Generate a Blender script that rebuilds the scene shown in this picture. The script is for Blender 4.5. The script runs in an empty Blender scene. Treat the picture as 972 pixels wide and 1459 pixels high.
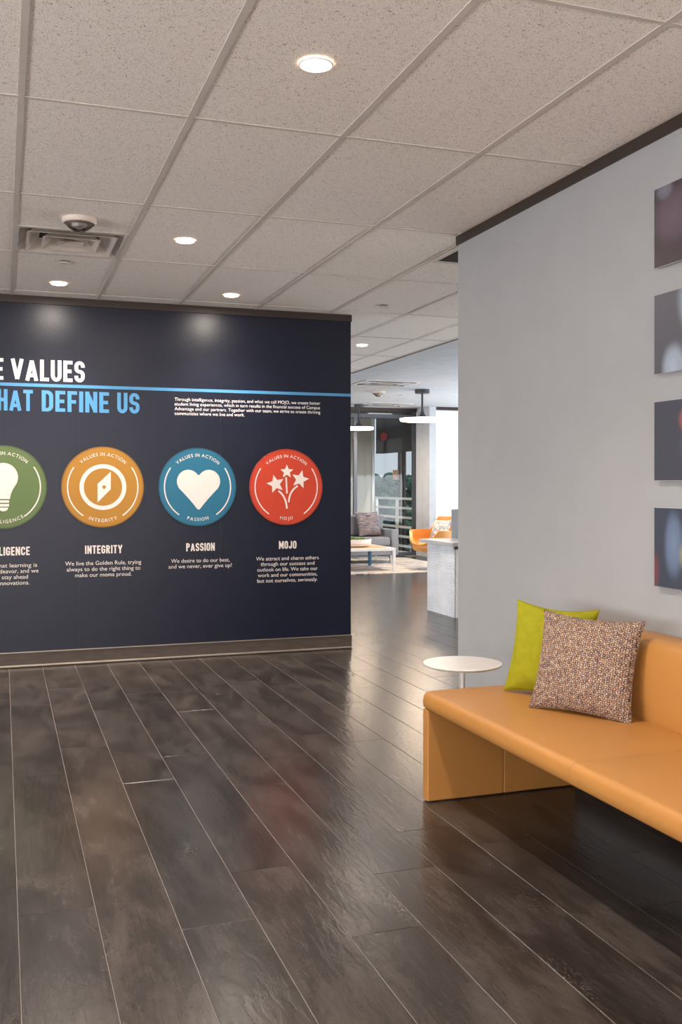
import bpy, bmesh, math, random
from mathutils import Vector, Matrix, noise
R = math.radians
random.seed(7)
SC = bpy.context.scene
COL = SC.collection

# ------------------------------------------------------------------ camera
YAW = 0.3337
cam_d = bpy.data.cameras.new('camera'); cam = bpy.data.objects.new('camera', cam_d); COL.objects.link(cam)
cam_d.sensor_fit = 'VERTICAL'; cam_d.sensor_height = 36.0
cam_d.lens = 1391.2 / 1459.0 * 36.0
cam_d.shift_y = -37.5 / 1459.0
cam_d.clip_start = 0.05; cam_d.clip_end = 600
cam.location = (0, 0, 1.33); cam.rotation_euler = (R(90), 0, -YAW)
SC.camera = cam
# ------------------------------------------------------------------ colour management
SC.view_settings.view_transform = 'Standard'; SC.view_settings.look = 'None'
SC.view_settings.gamma = 1.0; SC.view_settings.use_curve_mapping = False
SC.view_settings.exposure = 0.2
# ------------------------------------------------------------------ world: pale overcast-blue sky
w = bpy.data.worlds.new('sky'); SC.world = w; w.use_nodes = True
wn = w.node_tree; wn.nodes.clear()
tc = wn.nodes.new('ShaderNodeTexCoord'); sx = wn.nodes.new('ShaderNodeSeparateXYZ')
rp = wn.nodes.new('ShaderNodeValToRGB'); bg = wn.nodes.new('ShaderNodeBackground'); wo = wn.nodes.new('ShaderNodeOutputWorld')
rp.color_ramp.elements[0].position = 0.0; rp.color_ramp.elements[0].color = (0.80, 0.88, 0.95, 1)
rp.color_ramp.elements[1].position = 0.6; rp.color_ramp.elements[1].color = (0.55, 0.72, 0.98, 1)
wn.links.new(tc.outputs['Generated'], sx.inputs[0]); wn.links.new(sx.outputs['Z'], rp.inputs[0])
wn.links.new(rp.outputs[0], bg.inputs[0]); wn.links.new(bg.outputs[0], wo.inputs[0])
bg.inputs[1].default_value = 0.62
# ------------------------------------------------------------------ sun and added fill light
SPOT_W = 112.0
def lamp(name, kind, loc, rot, energy, color, parent=None, **kw):
    d = bpy.data.lights.new(name, kind); d.energy = energy; d.color = color
    for k, v in kw.items(): setattr(d, k, v)
    o = bpy.data.objects.new(name, d); COL.objects.link(o)
    if parent: o.parent = parent
    o.location = loc; o.rotation_euler = rot
    return o
def aim(v):
    return Vector(v).to_track_quat('-Z', 'Y').to_euler()
lamp('sun', 'SUN', (20, 10, 20), aim((-0.35, 0.30, -0.9)), 2.6, (1.0, 0.95, 0.88), angle=R(1))
# added fill lights, set as daylight on the unseen sides of the room (behind and left of the camera, far right side)
FILL_LIGHTS = [((-5.38, 1.5, 1.45), (1, 0, 0.70), 470, (1.0, 0.95, 0.93), 7.0, 1.9),
       ((0.0, -3.88, 1.45), (0, 1, 1.0), 360, (1.0, 0.93, 0.88), 7.0, 1.9),
       ((9.08, 12.2, 1.45), (-1, 0, 0.60), 400, (0.86, 0.93, 1.0), 7.0, 2.2),
       ((9.08, 5.2, 1.45), (-1, 0, 0.80), 300, (1.0, 0.93, 0.86), 5.0, 1.9),
       ((-5.38, 12.6, 1.45), (1, 0, 0.80), 820, (0.90, 0.94, 1.0), 7.0, 2.2)]
for loc, d_, en, col_, sx_, sy_ in FILL_LIGHTS:
    lamp('window_fill', 'AREA', loc, aim(d_), en, col_, shape='RECTANGLE', size=sx_, size_y=sy_)

# ------------------------------------------------------------------ helpers
def s2l(c):
    return tuple(((x / 255) / 12.92 if x / 255 <= 0.04045 else ((x / 255 + 0.055) / 1.055) ** 2.4) for x in c) + (1,)
class NT:
    def __init__(s, name):
        s.m = bpy.data.materials.new(name); s.m.use_nodes = True; s.t = s.m.node_tree
        s.b = s.t.nodes['Principled BSDF']; s.o = s.t.nodes['Material Output']
    def n(s, typ, **kw):
        x = s.t.nodes.new('ShaderNode' + typ)
        for k, v in kw.items():
            if k in x.inputs.keys() if hasattr(x.inputs, 'keys') else False: x.inputs[k].default_value = v
            else: setattr(x, k, v)
        return x
    def l(s, a, b): s.t.links.new(a, b)
    def ramp(s, stops, interp='LINEAR'):
        r = s.t.nodes.new('ShaderNodeValToRGB'); e = r.color_ramp; e.interpolation = interp
        while len(e.elements) < len(stops): e.elements.new(0.5)
        for el, (p, c) in zip(e.elements, stops):
            el.position = p; el.color = c if len(c) == 4 else tuple(c) + (1,)
        return r
    def coord(s, scale=(1, 1, 1), kind='Object', rot=(0, 0, 0)):
        t = s.t.nodes.new('ShaderNodeTexCoord'); m = s.t.nodes.new('ShaderNodeMapping')
        m.inputs['Scale'].default_value = scale; m.inputs['Rotation'].default_value = rot
        s.l(t.outputs[kind], m.inputs[0]); return m
    def bump(s, h, strength=0.3, dist=0.01):
        b = s.t.nodes.new('ShaderNodeBump'); b.inputs['Strength'].default_value = strength; b.inputs['Distance'].default_value = dist
        s.l(h, b.inputs['Height']); s.l(b.outputs[0], s.b.inputs['Normal']); return b
def pbr(name, rgb, rough=0.5, metal=0.0, var=0.06, scale=6.0, bump=0.0, bscale=300.0, spec=0.5, emit=None, es=0.0, stretch=(1, 1, 1), coat=0.0):
    t = NT(name); c = s2l(rgb)
    co = t.coord(stretch); nz = t.n('TexNoise'); nz.inputs['Scale'].default_value = scale; nz.inputs['Detail'].default_value = 4
    t.l(co.outputs[0], nz.inputs['Vector'])
    lo = tuple(x * (1 - var) for x in c[:3]); hi = tuple(min(1, x * (1 + var)) for x in c[:3])
    r = t.ramp([(0.3, lo), (0.7, hi)]); t.l(nz.outputs[0], r.inputs[0]); t.l(r.outputs[0], t.b.inputs['Base Color'])
    t.b.inputs['Roughness'].default_value = rough; t.b.inputs['Metallic'].default_value = metal
    t.b.inputs['Specular IOR Level'].default_value = spec
    if coat: t.b.inputs['Coat Weight'].default_value = coat
    if bump:
        n2 = t.n('TexNoise'); n2.inputs['Scale'].default_value = bscale; n2.inputs['Detail'].default_value = 2
        t.l(co.outputs[0], n2.inputs['Vector']); t.bump(n2.outputs[0], bump, 0.002)
    if emit: t.b.inputs['Emission Color'].default_value = s2l(emit); t.b.inputs['Emission Strength'].default_value = es
    return t.m

def link(name, me, mat, parent=None, loc=None, rot=None, smooth=False, angle=None):
    o = bpy.data.objects.new(name, me); COL.objects.link(o)
    if mat is not None:
        for m in (mat if isinstance(mat, (list, tuple)) else [mat]): me.materials.append(m)
    if parent: o.parent = parent
    if loc is not None: o.location = loc
    if rot is not None: o.rotation_euler = rot
    if smooth:
        for p in me.polygons: p.use_smooth = True
    return o
def finish(bm, smooth=False):
    bmesh.ops.recalc_face_normals(bm, faces=bm.faces[:])
    me = bpy.data.meshes.new('mesh'); bm.to_mesh(me); bm.free()
    if smooth:
        for p in me.polygons: p.use_smooth = True
    return me
def obj(name, bm, mat, parent=None, loc=None, rot=None, smooth=False):
    return link(name, finish(bm, smooth), mat, parent, loc, rot)
def autosmooth(o, deg=35):
    me = o.data
    for p in me.polygons: p.use_smooth = True
    bm = bmesh.new(); bm.from_mesh(me)
    for e in bm.edges:
        if len(e.link_faces) == 2 and e.calc_face_angle(0) > R(deg): e.smooth = False
    bm.to_mesh(me); bm.free(); return o
def box(bm, x0, x1, y0, y1, z0, z1, bev=0.0, seg=2):
    r = bmesh.ops.create_cube(bm, size=1)
    vs = r['verts']
    for v in vs:
        v.co = Vector((x0 if v.co.x < 0 else x1, y0 if v.co.y < 0 else y1, z0 if v.co.z < 0 else z1))
    if bev:
        es = list({e for v in vs for e in v.link_edges})
        bmesh.ops.bevel(bm, geom=es, offset=bev, segments=seg, profile=0.5, affect='EDGES', clamp_overlap=True)
    return vs
def bx(x0, x1, y0, y1, z0, z1, bev=0.0, seg=2):
    bm = bmesh.new(); box(bm, x0, x1, y0, y1, z0, z1, bev, seg); return bm
def lathe(bm, prof, n=32, c=(0, 0, 0), cap=True):
    rings = []
    for r, z in prof:
        if r < 1e-6: rings.append([bm.verts.new((c[0], c[1], c[2] + z))])
        else: rings.append([bm.verts.new((c[0] + r * math.cos(2 * math.pi * i / n), c[1] + r * math.sin(2 * math.pi * i / n), c[2] + z)) for i in range(n)])
    for a, b in zip(rings, rings[1:]):
        for i in range(n):
            j = (i + 1) % n
            if len(a) == 1 and len(b) == 1: continue
            if len(a) == 1: bm.faces.new((a[0], b[j], b[i]))
            elif len(b) == 1: bm.faces.new((a[i], a[j], b[0]))
            else: bm.faces.new((a[i], a[j], b[j], b[i]))
    if cap:
        for rg in (rings[0], rings[-1]):
            if len(rg) > 2: bm.faces.new(rg)
def lth(prof, n=32, c=(0, 0, 0), cap=True):
    bm = bmesh.new(); lathe(bm, prof, n, c, cap); return bm
def tube(bm, a, b, r, n=12):
    a = Vector(a); b = Vector(b); d = b - a
    q = d.to_track_quat('Z', 'Y').to_matrix().to_4x4(); q.translation = a
    A = [bm.verts.new(q @ Vector((r * math.cos(2 * math.pi * i / n), r * math.sin(2 * math.pi * i / n), 0))) for i in range(n)]
    B = [bm.verts.new(q @ Vector((r * math.cos(2 * math.pi * i / n), r * math.sin(2 * math.pi * i / n), d.length))) for i in range(n)]
    for i in range(n): bm.faces.new((A[i], A[(i + 1) % n], B[(i + 1) % n], B[i]))
    bm.faces.new(A); bm.faces.new(B)
def prism(bm, pts, depth, z0=0.0):
    """flat outline in local XY, raised by depth along local Z"""
    lo = [bm.verts.new((x, y, z0)) for x, y in pts]; hi = [bm.verts.new((x, y, z0 + depth)) for x, y in pts]
    n = len(pts)
    for i in range(n): bm.faces.new((lo[i], lo[(i + 1) % n], hi[(i + 1) % n], hi[i]))
    f1 = bm.faces.new(lo); f2 = bm.faces.new(hi)
    bmesh.ops.triangulate(bm, faces=[f1, f2])
def stroke(bm, pts, w, depth, z0=0.0, closed=False):
    P = [Vector((p[0], p[1])) for p in pts]; n = len(P); L = []; Rr = []
    for i in range(n):
        if closed: a, b = P[i - 1], P[(i + 1) % n]
        else: a, b = P[max(i - 1, 0)], P[min(i + 1, n - 1)]
        d1 = (P[i] - a).normalized() if (P[i] - a).length > 1e-9 else (b - P[i]).normalized()
        d2 = (b - P[i]).normalized() if (b - P[i]).length > 1e-9 else d1
        t = (d1 + d2)
        t = t.normalized() if t.length > 1e-6 else d1
        nn = Vector((-t.y, t.x)); k = max(0.35, nn.dot(Vector((-d1.y, d1.x))))
        L.append(P[i] + nn * (w / 2 / k)); Rr.append(P[i] - nn * (w / 2 / k))
    V = [[bm.verts.new((q.x, q.y, z)) for q in (l, r) for z in (z0, z0 + depth)] for l, r in zip(L, Rr)]
    m = n if closed else n - 1
    for i in range(m):
        a, b = V[i], V[(i + 1) % n]
        bm.faces.new((a[1], b[1], b[3], a[3])); bm.faces.new((a[0], a[2], b[2], b[0]))
        bm.faces.new((a[0], b[0], b[1], a[1])); bm.faces.new((a[2], a[3], b[3], b[2]))
    if not closed:
        for a in (V[0], V[-1]): bm.faces.new((a[0], a[1], a[3], a[2]))
def tag(o, label=None, cat=None, group=None, kind=None):
    if label: o['label'] = label
    if cat: o['category'] = cat
    if group: o['group'] = group
    if kind: o['kind'] = kind
    return o
def empty(name, loc=(0, 0, 0), rz=0.0, label=None, cat=None, group=None, kind=None, parent=None):
    o = bpy.data.objects.new(name, None); COL.objects.link(o); o.empty_display_size = 0.1
    o.location = loc; o.rotation_euler = (0, 0, rz)
    if parent: o.parent = parent
    return tag(o, label, cat, group, kind)
def copy_tree(o, parent=None):
    c = o.copy(); COL.objects.link(c)
    if parent: c.parent = parent
    for ch in [x for x in bpy.data.objects if x.parent == o]: copy_tree(ch, c)
    return c

# ------------------------------------------------------------------ materials
def make_plank_mat():
    t = NT('smoked_oak_plank'); N = t.n
    tcn = N('TexCoord'); oi = N('ObjectInfo'); ml = N('VectorMath', operation='SCALE'); cb = N('CombineXYZ')
    t.l(oi.outputs['Random'], cb.inputs[0]); t.l(oi.outputs['Random'], cb.inputs[1]); cb.inputs[2].default_value = 0.3
    t.l(cb.outputs[0], ml.inputs[0]); ml.inputs['Scale'].default_value = 37.0
    ad = N('VectorMath', operation='ADD'); t.l(tcn.outputs['Object'], ad.inputs[0]); t.l(ml.outputs[0], ad.inputs[1])
    def mp(sc):
        m = N('Mapping'); m.inputs['Scale'].default_value = sc; t.l(ad.outputs[0], m.inputs[0]); return m
    def nz(sc, scale, detail, rough=0.6, dist=0.0):
        m = mp(sc); n = N('TexNoise'); n.inputs['Scale'].default_value = scale; n.inputs['Detail'].default_value = detail
        n.inputs['Roughness'].default_value = rough; n.inputs['Distortion'].default_value = dist; t.l(m.outputs[0], n.inputs['Vector']); return n
    grain = nz((22, 1.7, 1), 5.0, 8, 0.75, 0.6)
    smear = nz((3.2, 1.1, 1), 2.0, 5, 0.62, 0.5)
    fine = nz((70, 14, 1), 9.0, 4, 0.7, 0.2)
    # knots: rings around sparse cells
    kv = N('TexVoronoi'); m = mp((3.4, 1.25, 1)); t.l(m.outputs[0], kv.inputs['Vector']); kv.inputs['Scale'].default_value = 1.0
    kr = t.ramp([(0.0, (1, 1, 1)), (0.10, (0.55, 0.55, 0.55)), (0.22, (0, 0, 0))]); t.l(kv.outputs['Distance'], kr.inputs[0])
    kn = nz((16, 9, 1), 3.0, 4, 0.7, 2.5)
    kn2 = t.ramp([(0.5, (0, 0, 0)), (0.72, (1, 1, 1))]); t.l(kn.outputs[0], kn2.inputs[0])
    km = N('Math', operation='MULTIPLY'); t.l(kr.outputs[0], km.inputs[0]); t.l(kn2.outputs[0], km.inputs[1])
    base = t.ramp([(0.28, s2l((37, 32, 30))), (0.5, s2l((48, 42, 39))), (0.72, s2l((62, 55, 51)))])
    t.l(grain.outputs[0], base.inputs[0])
    sm = t.ramp([(0.42, (0, 0, 0)), (0.72, (1, 1, 1))]); t.l(smear.outputs[0], sm.inputs[0])
    mx = N('MixRGB', blend_type='MIX'); sm2 = N('Math', operation='MULTIPLY'); t.l(sm.outputs[0], sm2.inputs[0]); sm2.inputs[1].default_value = 0.5
    t.l(sm2.outputs[0], mx.inputs[0]); t.l(base.outputs[0], mx.inputs[1]); mx.inputs[2].default_value = s2l((98, 90, 85))
    mk = N('MixRGB', blend_type='MIX'); k3 = N('Math', operation='MULTIPLY'); t.l(km.outputs[0], k3.inputs[0]); k3.inputs[1].default_value = 0.6
    t.l(k3.outputs[0], mk.inputs[0]); t.l(mx.outputs[0], mk.inputs[1]); mk.inputs[2].default_value = s2l((142, 132, 124))
    fr = t.ramp([(0.35, (0.72, 0.72, 0.72)), (0.65, (1.22, 1.22, 1.22))]); t.l(fine.outputs[0], fr.inputs[0])
    m1 = N('MixRGB', blend_type='MULTIPLY'); m1.inputs[0].default_value = 0.8; t.l(mk.outputs[0], m1.inputs[1]); t.l(fr.outputs[0], m1.inputs[2])
    tone = t.ramp([(0.0, (0.86, 0.86, 0.88)), (0.5, (1, 1, 1)), (1.0, (1.14, 1.11, 1.08))]); t.l(oi.outputs['Random'], tone.inputs[0])
    m2 = N('MixRGB', blend_type='MULTIPLY'); m2.inputs[0].default_value = 1.0; t.l(m1.outputs[0], m2.inputs[1]); t.l(tone.outputs[0], m2.inputs[2])
    t.l(m2.outputs[0], t.b.inputs['Base Color'])
    rr = t.ramp([(0.2, (0.21,) * 3), (0.8, (0.27,) * 3)]); t.l(grain.outputs[0], rr.inputs[0]); t.l(rr.outputs[0], t.b.inputs['Roughness'])
    ridge = nz((15, 3.2, 1), 3.2, 3, 0.55, 0.8)
    t.bump(ridge.outputs[0], 0.42, 0.0028)
    t.b.inputs['Specular IOR Level'].default_value = 0.36
    return t.m
def make_tile_mat():
    t = NT('mineral_fibre_tile'); co = t.coord((1, 1, 1), 'Object')
    oi = t.n('ObjectInfo'); ad = t.n('VectorMath', operation='ADD'); ml = t.n('VectorMath', operation='SCALE'); cb = t.n('CombineXYZ')
    t.l(oi.outputs['Random'], cb.inputs[0]); t.l(oi.outputs['Random'], cb.inputs[1]); t.l(cb.outputs[0], ml.inputs[0]); ml.inputs['Scale'].default_value = 23
    t.l(co.outputs[0], ad.inputs[0]); t.l(ml.outputs[0], ad.inputs[1])
    n1 = t.n('TexNoise'); n1.inputs['Scale'].default_value = 120; n1.inputs['Detail'].default_value = 1.5; n1.inputs['Distortion'].default_value = 2.2
    t.l(ad.outputs[0], n1.inputs['Vector'])
    n2 = t.n('TexNoise'); n2.inputs['Scale'].default_value = 320; n2.inputs['Detail'].default_value = 1; t.l(ad.outputs[0], n2.inputs['Vector'])
    r1 = t.ramp([(0.335, (1, 1, 1)), (0.36, (0, 0, 0))]); t.l(n1.outputs[0], r1.inputs[0])
    r2 = t.ramp([(0.36, (0.55, 0.55, 0.55)), (0.40, (0, 0, 0))]); t.l(n2.outputs[0], r2.inputs[0])
    mxx = t.n('Math', operation='MAXIMUM'); t.l(r1.outputs[0], mxx.inputs[0]); t.l(r2.outputs[0], mxx.inputs[1])
    mx = t.n('MixRGB'); t.l(mxx.outputs[0], mx.inputs[0]); mx.inputs[1].default_value = s2l((247, 240, 233)); mx.inputs[2].default_value = s2l((120, 100, 88))
    t.l(mx.outputs[0], t.b.inputs['Base Color']); t.b.inputs['Roughness'].default_value = 0.95; t.b.inputs['Specular IOR Level'].default_value = 0.1
    inv = t.n('Math', operation='SUBTRACT'); inv.inputs[0].default_value = 1.0; t.l(mxx.outputs[0], inv.inputs[1]); t.bump(inv.outputs[0], 0.4, 0.001)
    return t.m
def make_tweed():
    t = NT('tweed_fabric')
    def brick(rot, sc, c1, c2, mo, w_, h_, ms):
        co = t.coord((sc, sc, sc), 'Object', (0, 0, rot)); b = t.n('TexBrick'); t.l(co.outputs[0], b.inputs['Vector'])
        b.inputs['Color1'].default_value = s2l(c1); b.inputs['Color2'].default_value = s2l(c2); b.inputs['Mortar'].default_value = s2l(mo)
        b.inputs['Scale'].default_value = 1.0; b.inputs['Mortar Size'].default_value = ms; b.inputs['Brick Width'].default_value = w_; b.inputs['Row Height'].default_value = h_; b.inputs['Mortar Smooth'].default_value = 0.3
        return b
    a = brick(0, 105, (190, 168, 140), (160, 126, 98), (50, 50, 70), 1.0, 0.8, 0.13)
    c_ = brick(R(90), 105, (196, 178, 154), (152, 114, 88), (58, 56, 76), 1.0, 0.8, 0.13)
    wn_ = t.n('TexNoise'); wn_.inputs['Scale'].default_value = 170; wn_.inputs['Detail'].default_value = 2; t.l(t.coord().outputs[0], wn_.inputs['Vector'])
    st = t.ramp([(0.46, (0, 0, 0)), (0.54, (1, 1, 1))]); t.l(wn_.outputs[0], st.inputs[0])
    m = t.n('MixRGB'); t.l(st.outputs[0], m.inputs[0]); t.l(a.outputs[0], m.inputs[1]); t.l(c_.outputs[0], m.inputs[2])
    nb = t.n('TexNoise'); nb.inputs['Scale'].default_value = 110; nb.inputs['Detail'].default_value = 2; t.l(t.coord((1, 0.6, 0.01), 'Object').outputs[0], nb.inputs['Vector'])
    nbr = t.ramp([(0.36, (0.62, 0.58, 0.66)), (0.50, (1.0, 0.97, 0.94)), (0.64, (1.12, 1.08, 1.02))]); t.l(nb.outputs[0], nbr.inputs[0])
    m2 = t.n('MixRGB', blend_type='MULTIPLY'); m2.inputs[0].default_value = 1; t.l(m.outputs[0], m2.inputs[1]); t.l(nbr.outputs[0], m2.inputs[2])
    t.l(m2.outputs[0], t.b.inputs['Base Color']); t.b.inputs['Roughness'].default_value = 0.9; t.b.inputs['Specular IOR Level'].default_value = 0.15
    t.bump(a.outputs['Fac'], -0.5, 0.002); return t.m
def make_glass(name, tint=(1, 1, 1), refl=1.0):
    t = NT(name); t.t.nodes.remove(t.b)
    tr = t.n('BsdfTransparent'); tr.inputs[0].default_value = tuple(tint) + (1,)
    gl = t.n('BsdfGlossy'); gl.inputs['Roughness'].default_value = 0.02
    fr = t.n('Fresnel'); fr.inputs[0].default_value = 1.5
    mu = t.n('Math', operation='MULTIPLY'); t.l(fr.outputs[0], mu.inputs[0]); mu.inputs[1].default_value = refl
    mx = t.n('MixShader'); t.l(mu.outputs[0], mx.inputs[0]); t.l(tr.outputs[0], mx.inputs[1]); t.l(gl.outputs[0], mx.inputs[2])
    t.l(mx.outputs[0], t.o.inputs[0]); return t.m
def make_rug():
    t = NT('brushstroke_rug'); co = t.coord((1.2, 9, 1), 'Object', (0, 0, R(-24)))
    n = t.n('TexNoise'); n.inputs['Scale'].default_value = 1.5; n.inputs['Detail'].default_value = 5; n.inputs['Roughness'].default_value = 0.7
    t.l(co.outputs[0], n.inputs['Vector'])
    r = t.ramp([(0.0, s2l((44, 62, 90))), (0.43, s2l((70, 94, 126))), (0.465, s2l((206, 202, 194))), (0.52, s2l((214, 206, 194))), (0.55, s2l((196, 150, 104))), (0.58, s2l((210, 204, 196))), (0.63, s2l((86, 108, 134)))])
    t.l(n.outputs[0], r.inputs[0]); t.l(r.outputs[0], t.b.inputs['Base Color']); t.b.inputs['Roughness'].default_value = 0.95
    n2 = t.n('TexNoise'); n2.inputs['Scale'].default_value = 400; t.l(t.coord().outputs[0], n2.inputs['Vector']); t.bump(n2.outputs[0], 0.4, 0.004)
    return t.m
def make_print(name, base, blobs):
    """soft out-of-focus print: base colour with blurred spots given as (y, z, ry, rz, rgb) in panel coordinates (0..1)"""
    t = NT(name); tcn = t.n('TexCoord'); last = None
    g = t.n('RGB'); g.outputs[0].default_value = s2l(base); last = g.outputs[0]
    for (py, pz, ry, rz, rgb) in blobs:
        m = t.n('Mapping'); m.inputs['Location'].default_value = (0, -py / ry, -pz / rz); m.inputs['Scale'].default_value = (0, 1 / ry, 1 / rz)
        t.l(tcn.outputs['Generated'], m.inputs[0])
        ln = t.n('VectorMath', operation='LENGTH'); t.l(m.outputs[0], ln.inputs[0])
        rp_ = t.ramp([(0.0, (1, 1, 1)), (0.45, (0.75,) * 3), (1.0, (0, 0, 0))], 'EASE'); t.l(ln.outputs['Value'], rp_.inputs[0])
        mx = t.n('MixRGB'); t.l(rp_.outputs[0], mx.inputs[0]); t.l(last, mx.inputs[1]); mx.inputs[2].default_value = s2l(rgb); last = mx.outputs[0]
    t.l(last, t.b.inputs['Base Color']); t.b.inputs['Roughness'].default_value = 0.35
    return t.m

M = {}
M['plank'] = make_plank_mat()
M['joint'] = pbr('floor_slab_lit_joint', (132, 125, 120), 0.6)  # pale slab colour stands in for light caught on the plank bevels
M['tile'] = make_tile_mat()
M['tee'] = pbr('painted_grid_metal', (206, 198, 190), 0.5, spec=0.3)
M['plaster'] = pbr('white_plaster', (194, 197, 201), 0.9, spec=0.15)
M['navy'] = pbr('navy_wallcovering', (14, 19, 38), 0.36, var=0.05, bump=0.35, bscale=55, spec=0.46)
M['navybase'] = pbr('wall_board_edge', (84, 86, 96), 0.8)
M['grey'] = pbr('grey_wallcovering', (161, 163, 166), 0.75, var=0.02, bump=0.25, bscale=500, spec=0.2)
M['darktrim'] = pbr('bronze_trim', (58, 48, 44), 0.45, metal=0.2)
M['base'] = pbr('dark_oak_base', (70, 60, 54), 0.5, var=0.25, scale=10, stretch=(1, 10, 10))
M['alu'] = pbr('satin_aluminium_edge', (178, 166, 152), 0.35, metal=0.7)
M['white'] = pbr('white_paint', (232, 230, 226), 0.45)
M['whitegloss'] = pbr('white_lacquer', (222, 217, 211), 0.3)
M['cream_print'] = pbr('cream_vinyl_lettering', (214, 204, 198), 0.5, var=0.01)
M['white_print'] = pbr('white_vinyl_lettering', (232, 228, 226), 0.5, var=0.01)
M['blue_print'] = pbr('sky_blue_vinyl', (72, 136, 184), 0.5, var=0.01)
M['leather'] = pbr('tan_leather', (178, 124, 64), 0.40, var=0.05, scale=3, bump=0.3, bscale=420, spec=0.4)
M['lime'] = pbr('lime_velvet', (150, 146, 32), 0.85, var=0.10, scale=25, bump=0.4, bscale=600, spec=0.1)
M['tweed'] = make_tweed()
M['steel'] = pbr('brushed_steel', (176, 174, 172), 0.3, metal=0.9)
M['vent'] = pbr('mill_aluminium', (226, 216, 208), 0.38, metal=0.45, var=0.12, scale=9)
M['ventdark'] = pbr('duct_shadow_grey', (70, 64, 60), 0.8)
M['black'] = pbr('black_metal', (34, 34, 34), 0.5)
M['plastic'] = pbr('off_white_plastic', (220, 208, 198), 0.5)
M['clear'] = make_glass('clear_lens', (0.94, 0.93, 0.92), 2.0)
M['glass'] = make_glass('window_glass', (0.97, 0.98, 0.98), 0.4)
M['mullion'] = pbr('grey_anodised_frame', (84, 88, 96), 0.4, metal=0.3)
M['wave'] = pbr('carved_white_panel', (226, 226, 228), 0.55, spec=0.3)
M['counter'] = pbr('grey_laminate', (180, 178, 178), 0.4)
M['screen'] = pbr('blue_grey_panel', (150, 156, 164), 0.5)
M['sofa'] = pbr('grey_tweed_upholstery', (132, 134, 140), 0.95, var=0.15, scale=60, bump=0.3, bscale=300, spec=0.1)
M['wood'] = pbr('pale_oak_top', (206, 164, 120), 0.45, var=0.12, scale=5, stretch=(1, 9, 1))
M['blueleg'] = pbr('petrol_blue_leg', (30, 84, 118), 0.4)
M['orange'] = pbr('orange_leather', (222, 150, 72), 0.4, var=0.04)
M['leaf'] = pbr('succulent_green', (120, 158, 84), 0.5, var=0.2, scale=20)
M['rug'] = make_rug()
M['pendant'] = pbr('pendant_charcoal', (66, 66, 68), 0.5)
M['glow'] = pbr('opal_diffuser_lit', (255, 240, 220), 0.5, emit=(255, 222, 184), es=34.0)
M['lens'] = pbr('downlight_lens_lit', (255, 244, 232), 0.5, emit=(255, 232, 206), es=5.0)
M['cream_ext'] = pbr('cream_render', (214, 210, 194), 0.8, var=0.03)
M['ext_white'] = pbr('white_railing_paint', (250, 250, 246), 0.5)
M['soffit'] = pbr('taupe_soffit', (118, 112, 108), 0.8)
M['ext_dark'] = pbr('charcoal_cladding', (62, 58, 58), 0.7)
M['balcony'] = pbr('balcony_concrete', (150, 148, 144), 0.8)
M['shade'] = pbr('glowing_white_fabric', (244, 246, 248), 0.8, var=0.01, emit=(246, 250, 255), es=0.42)  # added glow stands in for daylight behind the fabric
M['red'] = pbr('red_reflection_paint', (176, 44, 46), 0.5)
M['tan'] = pbr('tan_reflection_paint', (190, 150, 118), 0.7)
M['foliage'] = pbr('distant_foliage', (66, 92, 78), 0.95, var=0.5, scale=1.4, spec=0.05)
M['bark'] = pbr('tree_bark', (96, 84, 72), 0.95)
M['asphalt'] = pbr('asphalt_ground', (86, 84, 84), 0.95, var=0.3, scale=0.15)
for nm, rgb in (('green', (84, 104, 58)), ('gold', (162, 113, 30)), ('teal', (26, 98, 126)), ('coral', (184, 58, 34))):
    M['badge_' + nm] = pbr('badge_' + nm, rgb, 0.45, var=0.02)
    M['rim_' + nm] = pbr('badge_edge_' + nm, tuple(int(c * 0.82) for c in rgb), 0.45, var=0.02)

CH = 2.721           # tile ceiling height
CH2 = 2.80           # plaster ceiling of the lounge
YW = 7.52            # navy wall face
XR = 2.41            # grey wall face
# ------------------------------------------------------------------ floor and planks
floor = obj('floor', bx(-5.6, 9.3, -4.1, 17.3, -0.15, -0.0012), M['joint']); tag(floor, kind='structure')
PW, PL = 0.2311, 1.515
xp = 0.0446
starts = {-1: 3.408, 0: 3.177, 1: 3.608, 2: 2.918, 3: 3.292, 4: 2.709, 5: 3.12, 6: 3.468, 7: 3.255, 8: 2.60}
def plank_mesh(bm, cx_, cy_, lx, ly):
    """a plank with softened top edge: 9 faces"""
    g = 0.0011
    x0, x1, y0, y1 = cx_ - lx / 2 + g, cx_ + lx / 2 - g, cy_ - ly / 2 + g * 0.55, cy_ + ly / 2 - g * 0.55
    b = 0.0012
    lo = [bm.verts.new(p) for p in ((x0, y0, -0.008), (x1, y0, -0.008), (x1, y1, -0.008), (x0, y1, -0.008))]
    mi = [bm.verts.new(p) for p in ((x0, y0, -b * 0.5), (x1, y0, -b * 0.5), (x1, y1, -b * 0.5), (x0, y1, -b * 0.5))]
    hi = [bm.verts.new(p) for p in ((x0 + b, y0 + b, 0), (x1 - b, y0 + b, 0), (x1 - b, y1 - b, 0), (x0 + b, y1 - b, 0))]
    for A, B in ((lo, mi), (mi, hi)):
        for i in range(4): bm.faces.new((A[i], A[(i + 1) % 4], B[(i + 1) % 4], B[i]))
    bm.faces.new(hi)
def in_view(x, y, pad=0.5):
    c, s = math.cos(YAW), math.sin(YAW)
    xc, zc = x * c - y * s, x * s + y * c
    if zc < 0.6: return False
    u = 486 + 1391.2 * xc / zc; v = 692 + 1391.2 * 1.33 / zc
    return -pad * 500 < u < 972 + pad * 500 and v < 1459 + pad * 900
bm = bmesh.new(); plank_mesh(bm, 0, 0, PW, PL); pme = finish(bm); pme.materials.append(M['plank'])
far = bmesh.new(); np_ = 0
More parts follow.
